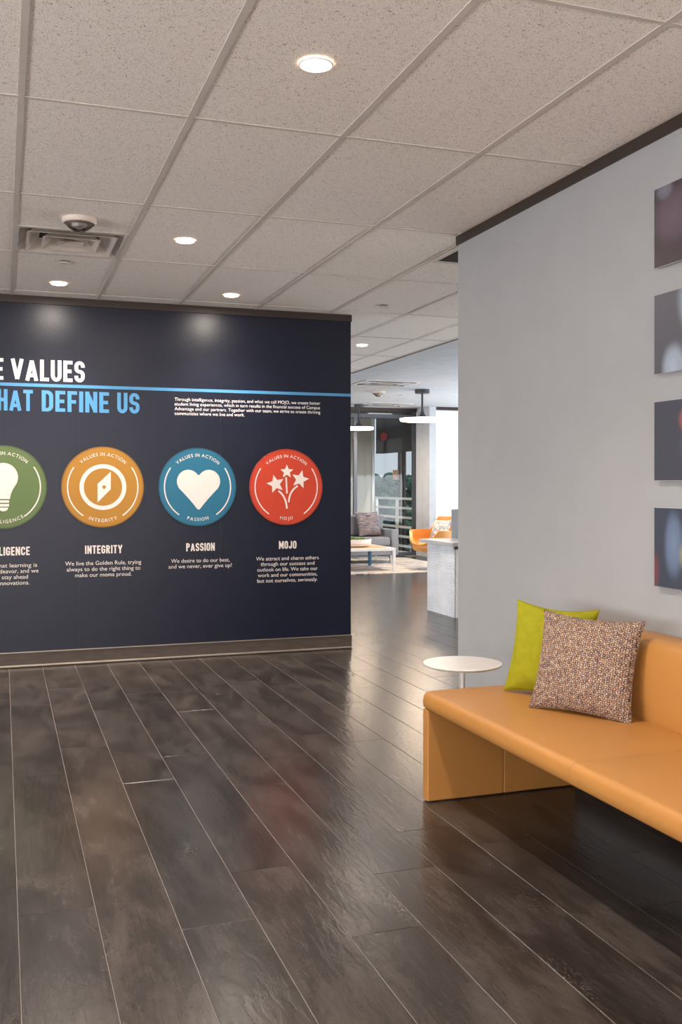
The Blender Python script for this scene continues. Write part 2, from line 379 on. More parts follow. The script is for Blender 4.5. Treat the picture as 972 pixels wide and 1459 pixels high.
for k in range(-24, 40):
    x = xp + (k + 0.5) * PW
    st = starts.get(k, 2.5 + ((k * 0.37) % 1.0) * PL)
    j0 = int((-4 - st) / PL) - 1
    for j in range(j0, 12):
        y = st + (j + 0.5) * PL
        if y < -4 or y > 17.2: continue
        vis = in_view(x, y) and y < 9.2 and not (x < 2.55 and y > 8.3) and not (x > 2.6 and y < 4.0 )
        if vis and np_ < 290:
            o = bpy.data.objects.new('plank', pme); COL.objects.link(o); o.location = (x, y, 0); o.parent = floor; np_ += 1
        elif in_view(x, y, 1.2) or (j % 2 == 0) or True:
            plank_mesh(far, x, y, PW, PL)
o = obj('plank_field', far, M['plank'], floor); tag(o, kind='stuff')

# ------------------------------------------------------------------ ceiling: grid tiles
ceil = obj('ceiling', bx(-5.6, 9.3, -4.1, 17.3, 3.0, 3.12), M['plaster']); tag(ceil, kind='structure')
GX, GY, TX, TY = 0.0632, 2.460, 0.6096, 1.2192
XE = 4.06
def tile_me(lx, ly):
    bm = bmesh.new(); box(bm, -lx / 2, lx / 2, -ly / 2, ly / 2, 0, 0.016)
    m = finish(bm); m.materials.append(M['tile']); return m
TM = {}
def put_tile(x0, x1, y0, y1):
    key = (round(x1 - x0, 3), round(y1 - y0, 3))
    if key not in TM: TM[key] = tile_me(key[0] - 0.004, key[1] - 0.004)
    o = bpy.data.objects.new('ceiling_tile', TM[key]); COL.objects.link(o)
    o.location = ((x0 + x1) / 2, (y0 + y1) / 2, CH + 0.0045); o.parent = ceil
for i in range(-10, 7):
    x0 = GX + i * TX; x1 = min(x0 + TX, XE)
    if x1 - x0 < 0.05: continue
    for j in range(-6, 13):
        y0 = GY + j * TY; y1 = y0 + TY
        if y0 > 17: continue
        y1 = min(y1, 17.25)
        if (i, j) == (0, 2): put_tile(x0, x1, y0, y0 + TX); continue         # half tile before the air diffuser
        if (i, j) == (4, 2): put_tile(x0, x1, y0 + TX, y1); continue         # diffuser beside the grey wall
        put_tile(x0, x1, y0, y1)
for i in range(-10, 8):
    x = GX + i * TX
    if x > XE - 0.1: x = XE
    obj('tee_bar', bx(x - 0.012, x + 0.012, -4.0, 17.25, CH, CH + 0.004), M['tee'], ceil)
    if x == XE: break
for j in range(-5, 13):
    y = GY + j * TY
    if y < 17.2: obj('cross_tee', bx(-5.5, XE, y - 0.0085, y + 0.0085, CH + 0.0006, CH + 0.0042), M['tee'], ceil)
obj('cross_tee', bx(GX, GX + TX, GY + 2 * TY + TX - 0.0085, GY + 2 * TY + TX + 0.0085, CH + 0.0006, CH + 0.0042), M['tee'], ceil)
obj('cross_tee', bx(GX + 4 * TX, GX + 5 * TX, GY + 2 * TY + TX - 0.0085, GY + 2 * TY + TX + 0.0085, CH + 0.0006, CH + 0.0042), M['tee'], ceil)
obj('edge_trim', bx(XE + 0.012, XE + 0.03, -4.0, 17.25, CH - 0.004, CH + 0.01), M['darktrim'], ceil)
obj('plaster_border', bx(XE + 0.03, 4.42, -4.0, 17.25, CH, 2.99), M['plaster'], ceil)
obj('raised_plaster', bx(4.42, 9.25, -4.0, 17.25, CH2, 2.99), M['plaster'], ceil)

# ------------------------------------------------------------------ walls
tag(obj('wall_front', bx(-5.6, 9.3, -4.2, -4.0, 0, 3.0), M['grey']), kind='structure')
tag(obj('wall_left', bx(-5.7, -5.5, -4.0, 17.3, 0, 3.0), M['grey']), kind='structure')
tag(obj('wall_side', bx(9.2, 9.4, -4.0, 16.6, 0, 3.0), M['plaster']), kind='structure')
wr = obj('wall_right', bx(XR, XR + 0.15, -4.0, 4.95, 0, CH + 0.004), M['grey']); tag(wr, kind='structure')
tag(obj('trim_1', bx(XR - 0.012, XR, -4.0, 4.955, CH - 0.046, CH + 0.002), M['darktrim']), kind='structure')
tag(obj('baseboard_right', bx(XR - 0.012, XR, -4.0, 4.95, 0, 0.10), M['base']), kind='structure')
# navy mural wall: board + wallcovering drops with hairline seams
XE_N = 2.692
wb = obj('wall_back', bx(-5.5, XE_N, YW + 0.003, YW + 0.15, 0, CH + 0.004), M['navybase']); tag(wb, kind='structure')
seams = [-5.5, -4.77, -3.71, -2.65, -1.59, -0.525, 0.535, 1.61, XE_N]
for a, b in zip(seams, seams[1:]):
    obj('wallcovering_drop', bx(a + 0.0003, b - 0.0003, YW, YW + 0.0028, 0.10, CH), M['navy'], wb)
tag(obj('trim_2', bx(-5.5, XE_N + 0.004, YW - 0.014, YW, CH - 0.052, CH + 0.002), M['darktrim']), kind='structure')
bb = obj('baseboard_back', bx(-5.5, XE_N + 0.004, YW - 0.012, YW, 0.0, 0.108), M['base']); tag(bb, kind='structure')
obj('metal_edge', bx(-5.5, XE_N + 0.004, YW - 0.016, YW - 0.002, 0.108, 0.113), M['alu'], bb)
obj('metal_shoe', bx(-5.5, XE_N + 0.004, YW - 0.026, YW - 0.012, 0.006, 0.020, 0.004), M['alu'], bb)

# ------------------------------------------------------------------ lettering tools
def text_mesh(body, bold=0.0):
    cu = bpy.data.curves.new('t', 'FONT'); cu.body = body; cu.size = 1.0; cu.offset = bold; cu.extrude = 0.0; cu.resolution_u = 3
    o = bpy.data.objects.new('t', cu); me = bpy.data.meshes.new_from_object(o)
    bpy.data.objects.remove(o); bpy.data.curves.remove(cu); return me
CAPH = None
def wall_bm_add(bm, me, mat4):
    n0 = len(bm.verts); bm.from_mesh(me); bm.verts.ensure_lookup_table()
    for v in bm.verts[n0:]: v.co = mat4 @ v.co
def on_wall(x, z, off):            # local (x, y, z) -> wall plane, z = distance off the wall
    return Matrix(((1, 0, 0, x), (0, 0, -1, YW - off), (0, 1, 0, z), (0, 0, 0, 1)))
def text_line(bm, body, x0, x1, zb, cap, bold=0.012, off=0.0015):
    me = text_mesh(body, bold)
    xs = [v.co.x for v in me.vertices]; cm = text_mesh('H', bold); ch = max(v.co.y for v in cm.vertices)
    kx = (x1 - x0) / (max(xs) - min(xs)); ky = cap / ch
    m = on_wall(x0, zb, off) @ Matrix.Diagonal((kx, ky, 1, 1)) @ Matrix.Translation((-min(xs), 0, 0))
    wall_bm_add(bm, me, m); bpy.data.meshes.remove(me); bpy.data.meshes.remove(cm)
def arc(cx_, cy_, rx, ry, a0, a1, n=8):
    return [(cx_ + rx * math.cos(R(a0 + (a1 - a0) * i / n)), cy_ + ry * math.sin(R(a0 + (a1 - a0) * i / n))) for i in range(n + 1)]
# condensed grotesque capitals: centre-line strokes in a box w x 1 (stroke t)
t_ = 0.165; h = t_ / 2; W_ = 0.46
def U_(w=W_): return [[(h, 1), (h, 0.27)] + arc(w / 2, 0.27, w / 2 - h, 0.27 - h, 180, 360)[1:] + [(w - h, 1)]]
GL = {
 'E': (0.40, [[(h, 0), (h, 1)], [(0, 1 - h), (0.40, 1 - h)], [(0, 0.5), (0.36, 0.5)], [(0, h), (0.40, h)]]),
 'F': (0.39, [[(h, 0), (h, 1)], [(0, 1 - h), (0.39, 1 - h)], [(0, 0.49), (0.35, 0.49)]]),
 'L': (0.39, [[(h, 0), (h, 1)], [(0, h), (0.39, h)]]),
 'I': (t_, [[(h, 0), (h, 1)]]),
 'H': (0.46, [[(h, 0), (h, 1)], [(0.46 - h, 0), (0.46 - h, 1)], [(h, 0.51), (0.46 - h, 0.51)]]),
 'T': (0.44, [[(0.22, 0), (0.22, 1)], [(0, 1 - h), (0.44, 1 - h)]]),
 'N': (0.49, [[(h, 0), (h, 1)], [(0.49 - h, 0), (0.49 - h, 1)], [(h, 0.93), (0.49 - h, 0.07)]]),
 'M': (0.60, [[(h, 0), (h, 1)], [(0.6 - h, 0), (0.6 - h, 1)], [(h, 0.93), (0.3, 0.34), (0.6 - h, 0.93)]]),
 'V': (0.54, [[(0.075, 1), (0.27, 0.06)], [(0.465, 1), (0.27, 0.06)]]),
 'A': (0.54, [[(0.075, 0), (0.27, 0.94)], [(0.465, 0), (0.27, 0.94)], [(0.14, 0.25), (0.40, 0.25)]]),
 'Y': (0.52, [[(0.07, 1), (0.26, 0.46)], [(0.45, 1), (0.26, 0.46)], [(0.26, 0), (0.26, 0.5)]]),
 'U': (W_, U_()),
 'O': (W_, [arc(W_ / 2, 1 - 0.26, W_ / 2 - h, 0.26 - h, 0, 180) + arc(W_ / 2, 0.26, W_ / 2 - h, 0.26 - h, 180, 360) + [(W_ - h, 0.74)]]),
 'C': (W_, [[(W_ - h, 0.66)] + arc(W_ / 2, 1 - 0.26, W_ / 2 - h, 0.26 - h, 0, 180) + arc(W_ / 2, 0.26, W_ / 2 - h, 0.26 - h, 180, 360) + [(W_ - h, 0.34)]]),
 'G': (W_, [[(W_ - h, 0.68)] + arc(W_ / 2, 1 - 0.26, W_ / 2 - h, 0.26 - h, 0, 180) + arc(W_ / 2, 0.26, W_ / 2 - h, 0.26 - h, 180, 360) + [(W_ - h, 0.50)], [(W_ / 2, 0.47), (W_, 0.47)]]),
 'D': (W_, [[(h, 0), (h, 1)], [(h, 1 - h)] + arc(W_ / 2 - 0.02, 1 - 0.28, W_ / 2 + 0.02 - h, 0.28 - h, 90, 0) + arc(W_ / 2 - 0.02, 0.28, W_ / 2 + 0.02 - h, 0.28 - h, 0, -90) + [(h, h)]]),
 'P': (0.45, [[(h, 0), (h, 1)], [(h, 1 - h)] + arc(0.21, 0.72, 0.24 - h, 0.28 - h, 90, -90) + [(h, 0.44 + h)]]),
 'R': (0.47, [[(h, 0), (h, 1)], [(h, 1 - h)] + arc(0.21, 0.73, 0.24 - h, 0.27 - h, 90, -90) + [(h, 0.46 + h)], [(0.22, 0.5), (0.39, 0)]]),
 'J': (0.42, [[(0.42 - h, 1), (0.42 - h, 0.26)] + arc(0.21, 0.26, 0.21 - h, 0.26 - h, 0, -180)[1:] + [(h, 0.34)]]),
 'S': (W_, [[(W_ - h, 0.70)] + arc(W_ / 2, 0.74, W_ / 2 - h, 0.26 - h, 0, 180) + arc(W_ / 2, 0.66, W_ / 2 - h, 0.16, 180, 262, 5) + arc(W_ / 2, 0.34, W_ / 2 - h, 0.16, 82, 0, 5) + arc(W_ / 2, 0.26, W_ / 2 - h, 0.26 - h, 0, -180) + [(h, 0.30)]]),
}
def cond_line(bm, body, x0, x1, z0, cap, off=0.001, gap=0.085, space=0.24):
    wid = 0; first = True
    for ch in body:
        if ch == ' ': wid += space; continue
        wid += GL[ch][0] + gap
    wid -= gap
    kx = (x1 - x0) / wid; x = 0
    for ch in body:
        if ch == ' ': x += space; continue
        b2 = bmesh.new()
        for q, st in enumerate(GL[ch][1]): stroke(b2, st, t_, (0.0012 + 0.0003 * q) / cap)
        me = bpy.data.meshes.new('g'); b2.to_mesh(me); b2.free()
        wall_bm_add(bm, me, on_wall(x0 + x * kx, z0, off - 0.0006) @ Matrix.Diagonal((kx, cap, cap, 1))); bpy.data.meshes.remove(me)
        x += GL[ch][0] + gap
def lettering(name, bm, mat, label, cat='lettering', group=None):
    return tag(obj(name, bm, mat), label, cat, group)
bm = bmesh.new(); cond_line(bm, 'CORE', -0.312, 0.005, 2.101, 0.157); cond_line(bm, 'VALUES', 0.057, 0.580, 2.101, 0.157)
lettering('headline_lettering', bm, M['white_print'], 'large white condensed capitals ending in VALUES, above the blue stripe')
bm = bmesh.new(); cond_line(bm, 'THAT', -0.117, 0.210, 1.878, 0.155); cond_line(bm, 'DEFINE', 0.272, 0.757, 1.878, 0.155); cond_line(bm, 'US', 0.818, 0.984, 1.878, 0.155)
lettering('headline_lettering', bm, M['blue_print'], 'large sky blue condensed capitals ending in DEFINE US, below the blue stripe')
tag(obj('blue_stripe', bx(-1.2, XE_N, YW - 0.0015, YW - 0.0002, 2.058, 2.081), M['blue_print']), 'thin sky blue stripe running across the navy wall between the two headlines', 'stripe')
bm = bmesh.new()
for i, (s_, x1) in enumerate((('Through intelligence, integrity, passion, and what we call MOJO, we create better', 2.428),
        ('student living experiences, which in turn results in the financial success of Campus', 2.426),
        ('Advantage and our partners. Together with our team, we strive to create thriving', 2.428),
        ('communities where we live and work.', 1.802))):
    text_line(bm, s_, 1.251, x1, 1.984 - i * 0.0362, 0.0245, 0.0)
lettering('paragraph_lettering', bm, M['white_print'], 'four-line white paragraph right of the headlines, under the blue stripe')
for nm, x0, x1, z in (('INTELLIGENCE', -0.176, 0.188, 0.821), ('INTEGRITY', 0.582, 0.856, 0.820), ('PASSION', 1.341, 1.564, 0.823), ('MOJO', 2.083, 2.228, 0.826)):
    bm = bmesh.new(); cond_line(bm, nm, x0, x1, z, 0.062, gap=0.10)
    lettering('value_name', bm, M['cream_print'], 'cream condensed capitals %s under the %s disc' % (nm, {'INTELLIGENCE': 'green', 'INTEGRITY': 'gold', 'PASSION': 'teal', 'MOJO': 'coral red'}[nm]), group='value names under the discs')
texts = {
 'green': [('that learning is', -0.045, 0.240, .734), ('endeavor, and we', -0.065, 0.249, .692), ('stay ahead', -0.005, 0.176, .649), ('innovations.', -0.025, 0.186, .606)],
 'gold': [('We live the Golden Rule, trying', .439, .997, .736), ('always to do the right thing to', .450, .990, .692), ('make our moms proud.', .510, .925, .648)],
 'teal': [('We desire to do our best,', 1.224, 1.682, .736), ('and we never, ever give up!', 1.204, 1.699, .693)],
 'coral': [('We attract and charm others', 1.895, 2.416, .736), ('through our success and', 1.933, 2.379, .693), ('outlook on life. We take our', 1.905, 2.406, .649), ('work and our communities,', 1.910, 2.403, .605), ('but not ourselves, seriously.', 1.905, 2.406, .561)]}
for nm, ls in texts.items():
    bm = bmesh.new()
    for (s_, x0, x1, z) in ls: text_line(bm, s_, x0, x1, z, 0.029, 0.0)
    lettering('caption_lettering', bm, M['cream_print'], 'small cream %d-line caption below the %s disc' % (len(ls), 'coral red' if nm == 'coral' else nm), group='captions under the discs')

# ------------------------------------------------------------------ the four discs
BR = 0.3035
def arc_text(bm, body, rad, a_mid, span, cap, top=True, off=0.0095, bold=0.012):
    hm = text_mesh('H', bold); ch = max(v.co.y for v in hm.vertices); bpy.data.meshes.remove(hm)
    ws = []
    for c_ in body:
        if c_ == ' ': ws.append(0.34); continue
        me = text_mesh(c_, bold); xs = [v.co.x for v in me.vertices]; ws.append((max(xs) - min(xs)) + 0.22); bpy.data.meshes.remove(me)
    tot = sum(ws) - 0.22; pos = 0; k = cap / ch
    for c_, w_ in zip(body, ws):
        if c_ != ' ':
            me = text_mesh(c_, bold); xs = [v.co.x for v in me.vertices]; mid = (max(xs) + min(xs)) / 2
            f_ = (pos + (w_ - 0.22) / 2) / tot - 0.5
            ang = R(a_mid - span * f_) if top else R(a_mid + span * f_)
            rot = ang - math.pi / 2 if top else ang + math.pi / 2
            rr_ = rad if top else rad + cap
            m = Matrix.Translation((rr_ * math.cos(ang), rr_ * math.sin(ang), 0)) @ Matrix.Rotation(rot, 4, 'Z') @ Matrix.Diagonal((k, k, 1, 1)) @ Matrix.Translation((-mid, 0, off))
            wall_bm_add(bm, me, m); bpy.data.meshes.remove(me)
        pos += w_
def poly_star(cx_, cy_, r, rot, inner=0.45):
    return [(cx_ + (r if i % 2 == 0 else r * inner) * math.cos(R(rot + 90 + 36 * i)), cy_ + (r if i % 2 == 0 else r * inner) * math.sin(R(rot + 90 + 36 * i))) for i in range(10)]
def quad_curve(a, b, c, n=10):
    return [((1 - t) ** 2 * a[0] + 2 * t * (1 - t) * b[0] + t * t * c[0], (1 - t) ** 2 * a[1] + 2 * t * (1 - t) * b[1] + t * t * c[1]) for t in [i / n for i in range(n + 1)]]
def badge(x, col, word, span, label, icon_name, icon_label, icon):
    e = empty('value_disc', (x, YW, 1.3195), 0, label, 'wall disc', 'value discs in a row on the navy wall')
    e.rotation_euler = (R(90), 0, 0)        # local z points off the wall
    D = 0.008; r = BR
    obj('disc', lth([(0, 0.0002), (r - 0.0105, 0.0002), (r - 0.0105, D), (0, D)], 96, cap=False), M['badge_' + col], e)
    obj('rim', lth([(r - 0.010, 0.0003), (r, 0.0003), (r, D - 0.001), (r - 0.001, D), (r - 0.010, D), (r - 0.010, 0.0003)], 96, cap=False), M['rim_' + col], e)
    for a0, a1 in ((35, -56), (145, 236)):
        b2 = bmesh.new(); stroke(b2, arc(0, 0, 0.85 * r, 0.85 * r, a0, a1, 36), 0.030 * r, 0.001, D); obj('arc_line', b2, M['cream_print'], e)
    b2 = bmesh.new(); arc_text(b2, 'VALUES IN ACTION', 0.775 * r, 90, 84, 0.080 * r, True, D + 0.001); obj('upper_lettering', b2, M['cream_print'], e)
    b2 = bmesh.new(); arc_text(b2, word, 0.785 * r, -90, span, 0.080 * r, False, D + 0.001); obj('lower_lettering', b2, M['cream_print'], e)
    b2 = bmesh.new()
    icon(b2, r, D); o = obj(icon_name, b2, M['cream_print'], e); o['label'] = icon_label
def ic_bulb(b, r, D):
    pts = arc(0, 0.236 * r, 0.333 * r, 0.345 * r, -32, 212, 40)
    pts += quad_curve(pts[-1], (-0.16 * r, -0.12 * r), (-0.15 * r, -0.285 * r), 6)[1:] + quad_curve((0.15 * r, -0.285 * r), (0.16 * r, -0.12 * r), pts[0], 6)[:-1]
    prism(b, pts, 0.001, D)
    for z in (-0.345, -0.435): stroke(b, [(-0.13 * r, z * r), (0.13 * r, z * r)], 0.06 * r, 0.001, D)
    prism(b, arc(0, -0.49 * r, 0.11 * r, 0.09 * r, 180, 360, 12), 0.001, D)
def ic_compass(b, r, D):
    stroke(b, arc(0, 0, 0.515 * r, 0.515 * r, 0, 360, 64)[:-1], 0.103 * r, 0.001, D, closed=True)
    o_ = [(0.186, 0.38), (0.186, -0.053), (-0.134, -0.38), (-0.134, 0.08)]
    hole = arc(0.024, 0.0, 0.045, 0.045, 0, 360, 12)[:-1]
    # needle ring: outline joined to the round pivot hole
    n = 24; A = []; B = []
    for i in range(n):
        a = 2 * math.pi * i / n; d = (math.cos(a), math.sin(a)); best = None
        for j in range(4):
            p, q = o_[j], o_[(j + 1) % 4]; ex, ey = q[0] - p[0], q[1] - p[1]; px_, py_ = p[0] - 0.024, p[1]
            den = d[0] * ey - d[1] * ex
            if abs(den) < 1e-9: continue
            tt = (px_ * ey - py_ * ex) / den; uu = (px_ * d[1] - py_ * d[0]) / den
            if tt > 0 and -1e-6 <= uu <= 1 + 1e-6 and (best is None or tt < best): best = tt
        A.append((0.024 + best * d[0], best * d[1], a)); B.append((0.024 + 0.045 * d[0], 0.045 * d[1]))
    for p in o_: A.append((p[0], p[1], math.atan2(p[1], p[0] - 0.024) % (2 * math.pi)))
    A.sort(key=lambda q: q[2])
    B = [(0.024 + 0.045 * math.cos(q[2]), 0.045 * math.sin(q[2])) for q in A]; n = len(A)
    va = [b.verts.new((p[0] * r, p[1] * r, D + 0.001)) for p in A]; vb = [b.verts.new((p[0] * r, p[1] * r, D + 0.001)) for p in B]
    va0 = [b.verts.new((p[0] * r, p[1] * r, D)) for p in A]; vb0 = [b.verts.new((p[0] * r, p[1] * r, D)) for p in B]
    for i in range(n):
        j = (i + 1) % n
        b.faces.new((va[i], va[j], vb[j], vb[i])); b.faces.new((va0[i], va0[j], va[j], va[i])); b.faces.new((vb[i], vb[j], vb0[j], vb0[i]))
def ic_heart(b, r, D):
    pts = []
    pts += arc(0.285 * r, 0.145 * r, 0.29 * r, 0.295 * r, -38, 150, 24)
    pts += [(0.02 * r, 0.325 * r)]
    pts += [(0.04 * r - x, y) for x, y in reversed(arc(0.285 * r, 0.145 * r, 0.29 * r, 0.295 * r, -38, 150, 24))]
    pts += quad_curve(pts[-1], (-0.16 * r, -0.36 * r), (-0.02 * r, -0.555 * r), 5)[1:]
    pts += arc(0.02 * r, -0.53 * r, 0.045 * r, 0.045 * r, 215, 325, 5)
    pts += quad_curve((0.06 * r, -0.555 * r), (0.20 * r, -0.36 * r), pts[0], 5)[1:-1]
    prism(b, pts, 0.001, D)
def ic_stars(b, r, D):
    prism(b, poly_star(0.01 * r, 0.405 * r, 0.185 * r, 0), 0.001, D)
    prism(b, poly_star(-0.295 * r, 0.08 * r, 0.25 * r, 14), 0.001, D)
    prism(b, poly_star(0.375 * r, 0.20 * r, 0.25 * r, -14), 0.001, D)
    stroke(b, [(-0.01 * r, 0.255 * r), (0.012 * r, -0.17 * r)], 0.045 * r, 0.001, D)
    stroke(b, quad_curve((-0.22 * r, -0.10 * r), (-0.01 * r, -0.24 * r), (0.012 * r, -0.57 * r)), 0.045 * r, 0.001, D)
    stroke(b, quad_curve((0.31 * r, 0.03 * r), (0.08 * r, -0.10 * r), (0.06 * r, -0.40 * r)), 0.045 * r, 0.001, D)
badge(0.005, 'green', 'INTELLIGENCE', 66, 'green round wall disc with a cream light bulb, cut by the left edge', 'bulb_icon', 'cream light bulb', ic_bulb)
badge(0.713, 'gold', 'INTEGRITY', 48, 'gold round wall disc with a cream compass', 'compass_icon', 'cream ring with compass needle', ic_compass)
badge(1.430, 'teal', 'PASSION', 38, 'teal blue round wall disc with a cream heart', 'heart_icon', 'cream heart', ic_heart)
badge(2.143, 'coral', 'MOJO', 24, 'coral red round wall disc with three cream shooting stars', 'star_icon', 'three cream shooting stars', ic_stars)

# ------------------------------------------------------------------ ceiling fittings
def make_downlight():
    e = empty('downlight', (0, 0, CH - 0.001))
    obj('trim_ring', lth([(0.0525, -0.0005), (0.053, -0.004), (0.056, -0.003), (0.057, 0.0), (0.0525, 0.0)], 32, cap=False), M['whitegloss'], e)
    obj('lens', lth([(0.0, -0.009), (0.030, -0.0085), (0.045, -0.006), (0.052, -0.001)], 32, cap=False), M['lens'], e)
    lamp('lamp', 'SPOT', (0, 0, -0.03), (0, 0, 0), SPOT_W, (1.0, 0.89, 0.78), e, spot_size=R(118), spot_blend=1.0, shadow_soft_size=0.028)
    lamp('spill_lamp', 'AREA', (0, 0, -0.012), (0, 0, 0), 8.0, (1.0, 0.89, 0.78), e, shape='DISK', size=0.09)
    return e
proto = make_downlight()
DL = [((0.978, 3.073), 'large bright round downlight nearest the camera, above the middle of the floor'),
      ((0.98, 5.53), 'round downlight right of the square air diffuser'),
      ((0.366, 6.985), 'leftmost round downlight close to the navy wall, behind the air diffuser'),
      ((1.58, 7.01), 'round downlight close to the navy wall, above the teal disc'),
      ((3.366, 9.074), 'small round downlight in the corridor ceiling beyond the navy wall'),
      ((0.978, 0.63), 'round downlight above the camera'), ((0.978, -1.8), 'round downlight behind the camera'),
      ((-1.46, 3.073), 'round downlight in the left half of the room'), ((-1.46, 5.53), 'round downlight at the left near the navy wall'),
      ((-1.46, 0.63), 'round downlight left behind the camera'), ((-0.85, 7.0), 'round downlight near the navy wall, left of the frame'),
      ((3.72, 6.5), 'round downlight in the corridor behind the grey wall')]
for i, ((x, y), lb) in enumerate(DL):
    o = proto if i == 0 else copy_tree(proto)
    o.location = (x, y, CH - 0.001); tag(o, lb, 'downlight', 'round recessed downlights')
# sprinkler cover plates
def cover(x, y, z, lb, r=0.038, m='darktrim'):
    e = empty('sprinkler_cover', (x, y, z), 0, lb, 'sprinkler cover')
    obj('cover_plate', lth([(0, -0.011), (r * 0.92, -0.011), (r, -0.008), (r, -0.0065), (0, -0.0065)], 24, cap=False), M['plastic'], e)
    obj('recess_cup', lth([(r * 0.85, -0.0065), (r * 0.85, 0), (0, 0)], 24, cap=False), M['darktrim'], e)
cover(0.368, 6.303, CH + 0.002, 'small round sprinkler cover between the air diffuser and the leftmost downlight')
cover(2.794, 7.032, CH + 0.002, 'small bronze-rimmed sprinkler cover in the corridor ceiling right of the navy wall', 0.036)
cover(6.10, 14.65, CH2 + 0.001, 'tiny round sprinkler cover in the smooth lounge ceiling', 0.05)
# strobe
def strobe(x, y, z, lb, k=1.0, ori=0):
    e = empty('ceiling_strobe', (x, y, z), ori, lb, 'alarm strobe')
    obj('base_ring', lth([(0.088 * k, 0), (0.089 * k, -0.018 * k), (0.082 * k, -0.026 * k), (0.0, -0.026 * k)], 40), M['plastic'], e, smooth=False)
    obj('clear_dome', lth([(0.078 * k, -0.0265 * k), (0.055 * k, -0.048 * k), (0.028 * k, -0.066 * k), (0, -0.073 * k)], 12, cap=False), M['clear'], e)
    b = bmesh.new(); lathe(b, [(0.0, -0.028 * k), (0.045 * k, -0.030 * k), (0.020 * k, -0.052 * k), (0, -0.060 * k)], 7, cap=False)
    obj('reflector', b, M['white'], e)
    obj('flash_tube', bx(-0.03 * k, 0.03 * k, -0.005 * k, 0.005 * k, -0.058 * k, -0.05 * k), M['ventdark'], e)
strobe(0.379, 5.273, CH + 0.004, 'off-white round ceiling strobe with clear faceted dome beside the square air diffuser')
strobe(5.54, 14.2, CH2, 'small white alarm strobe with clear dome on the smooth lounge ceiling', 1.2)
# square cone diffusers
def diffuser(x, y, z, lb, half=0.297, mat='vent', cones=3):
    e = empty('air_diffuser', (x, y, z), 0, lb, 'air diffuser')
    b = bmesh.new()
    def ring(pa, pb):
        (a, za), (c_, zb_) = pa, pb
        A = [b.verts.new((s1 * a, s2 * a, za)) for s1, s2 in ((-1, -1), (1, -1), (1, 1), (-1, 1))]
        B = [b.verts.new((s1 * c_, s2 * c_, zb_)) for s1, s2 in ((-1, -1), (1, -1), (1, 1), (-1, 1))]
        for i in range(4): b.faces.new((A[i], A[(i + 1) % 4], B[(i + 1) % 4], B[i]))
    ring((half, 0.0), (half - 0.012, -0.001)); ring((half - 0.012, -0.001), (half - 0.075, 0.075))
    o = obj('outer_frame', b, M[mat], e)
    for k in range(1, cones):
        b = bmesh.new(); h1 = half - 0.055 - 0.085 * (k - 1)
        ring((h1, -0.006), (h1 - 0.004, -0.008)); ring((h1 - 0.004, -0.008), (h1 - 0.075, 0.062))
        obj('cone', b, M[mat], e)
    b = bmesh.new(); h1 = half - 0.055 - 0.085 * (cones - 1); ring((h1, -0.004), (h1 - 0.05, 0.02))
    f = [b.verts.new((s1 * (h1 - 0.05), s2 * (h1 - 0.05), 0.02)) for s1, s2 in ((-1, -1), (1, -1), (1, 1), (-1, 1))]; b.faces.new(f)
    obj('centre_plate', b, M[mat], e)
    obj('duct_box', bx(-half + 0.03, half - 0.03, -half + 0.03, half - 0.03, 0.08, 0.2), M['ventdark'], e)
    return e
diffuser(GX + TX / 2, GY + 2 * TY + TX * 1.5, CH, 'square silver louvred air diffuser in the ceiling in front of the navy wall')
# return grille by grey wall corner
e = empty('return_grille', (GX + 4.5 * TX, GY + 2 * TY + TX * 1.5 - TX, CH), 0, 'dark square return grille with white frame at the end of the grey wall', 'air grille')
e.location = (GX + 4.5 * TX, 5.24, CH)
for a in ((-0.3, 0.3, -0.3, -0.27), (-0.3, 0.3, 0.27, 0.3), (-0.3, -0.27, -0.27, 0.27), (0.27, 0.3, -0.27, 0.27)): obj('frame_side', bx(a[0], a[1], a[2], a[3], -0.006, 0.004), M['tee'], e)
for k in range(14): obj('slat', bx(-0.27, 0.27, -0.262 + k * 0.0395, -0.262 + k * 0.0395 + 0.012, -0.002, 0.016), M['ventdark'], e)
obj('duct_box', bx(-0.27, 0.27, -0.27, 0.27, 0.02, 0.12), M['ventdark'], e)
# lounge diffusers
def linear_diffuser(x, y, lb):
    e = empty('ceiling_diffuser', (x, y, CH2), 0, lb, 'air diffuser')
    for a in ((-0.42, 0.42, -0.30, -0.27), (-0.42, 0.42, 0.27, 0.30), (-0.42, -0.39, -0.27, 0.27), (0.39, 0.42, -0.27, 0.27)): obj('frame_side', bx(*a[:4], -0.008, 0.0), M['white'], e)
    for k in range(4):
        h1 = 0.36 - k * 0.08; v1 = 0.25 - k * 0.06
        for a in ((-h1, h1, -v1, -v1 + 0.03), (-h1, h1, v1 - 0.03, v1)): obj('blade', bx(a[0], a[1], a[2], a[3], -0.012 + 0.001 * k, -0.003), M['ventdark'] if k % 2 == 0 else M['tee'], e)
linear_diffuser(5.20, 13.0, 'dark-bladed square diffuser in the smooth lounge ceiling, nearer one')
linear_diffuser(6.55, 16.4, 'dark-bladed square diffuser in the lounge ceiling close to the windows')

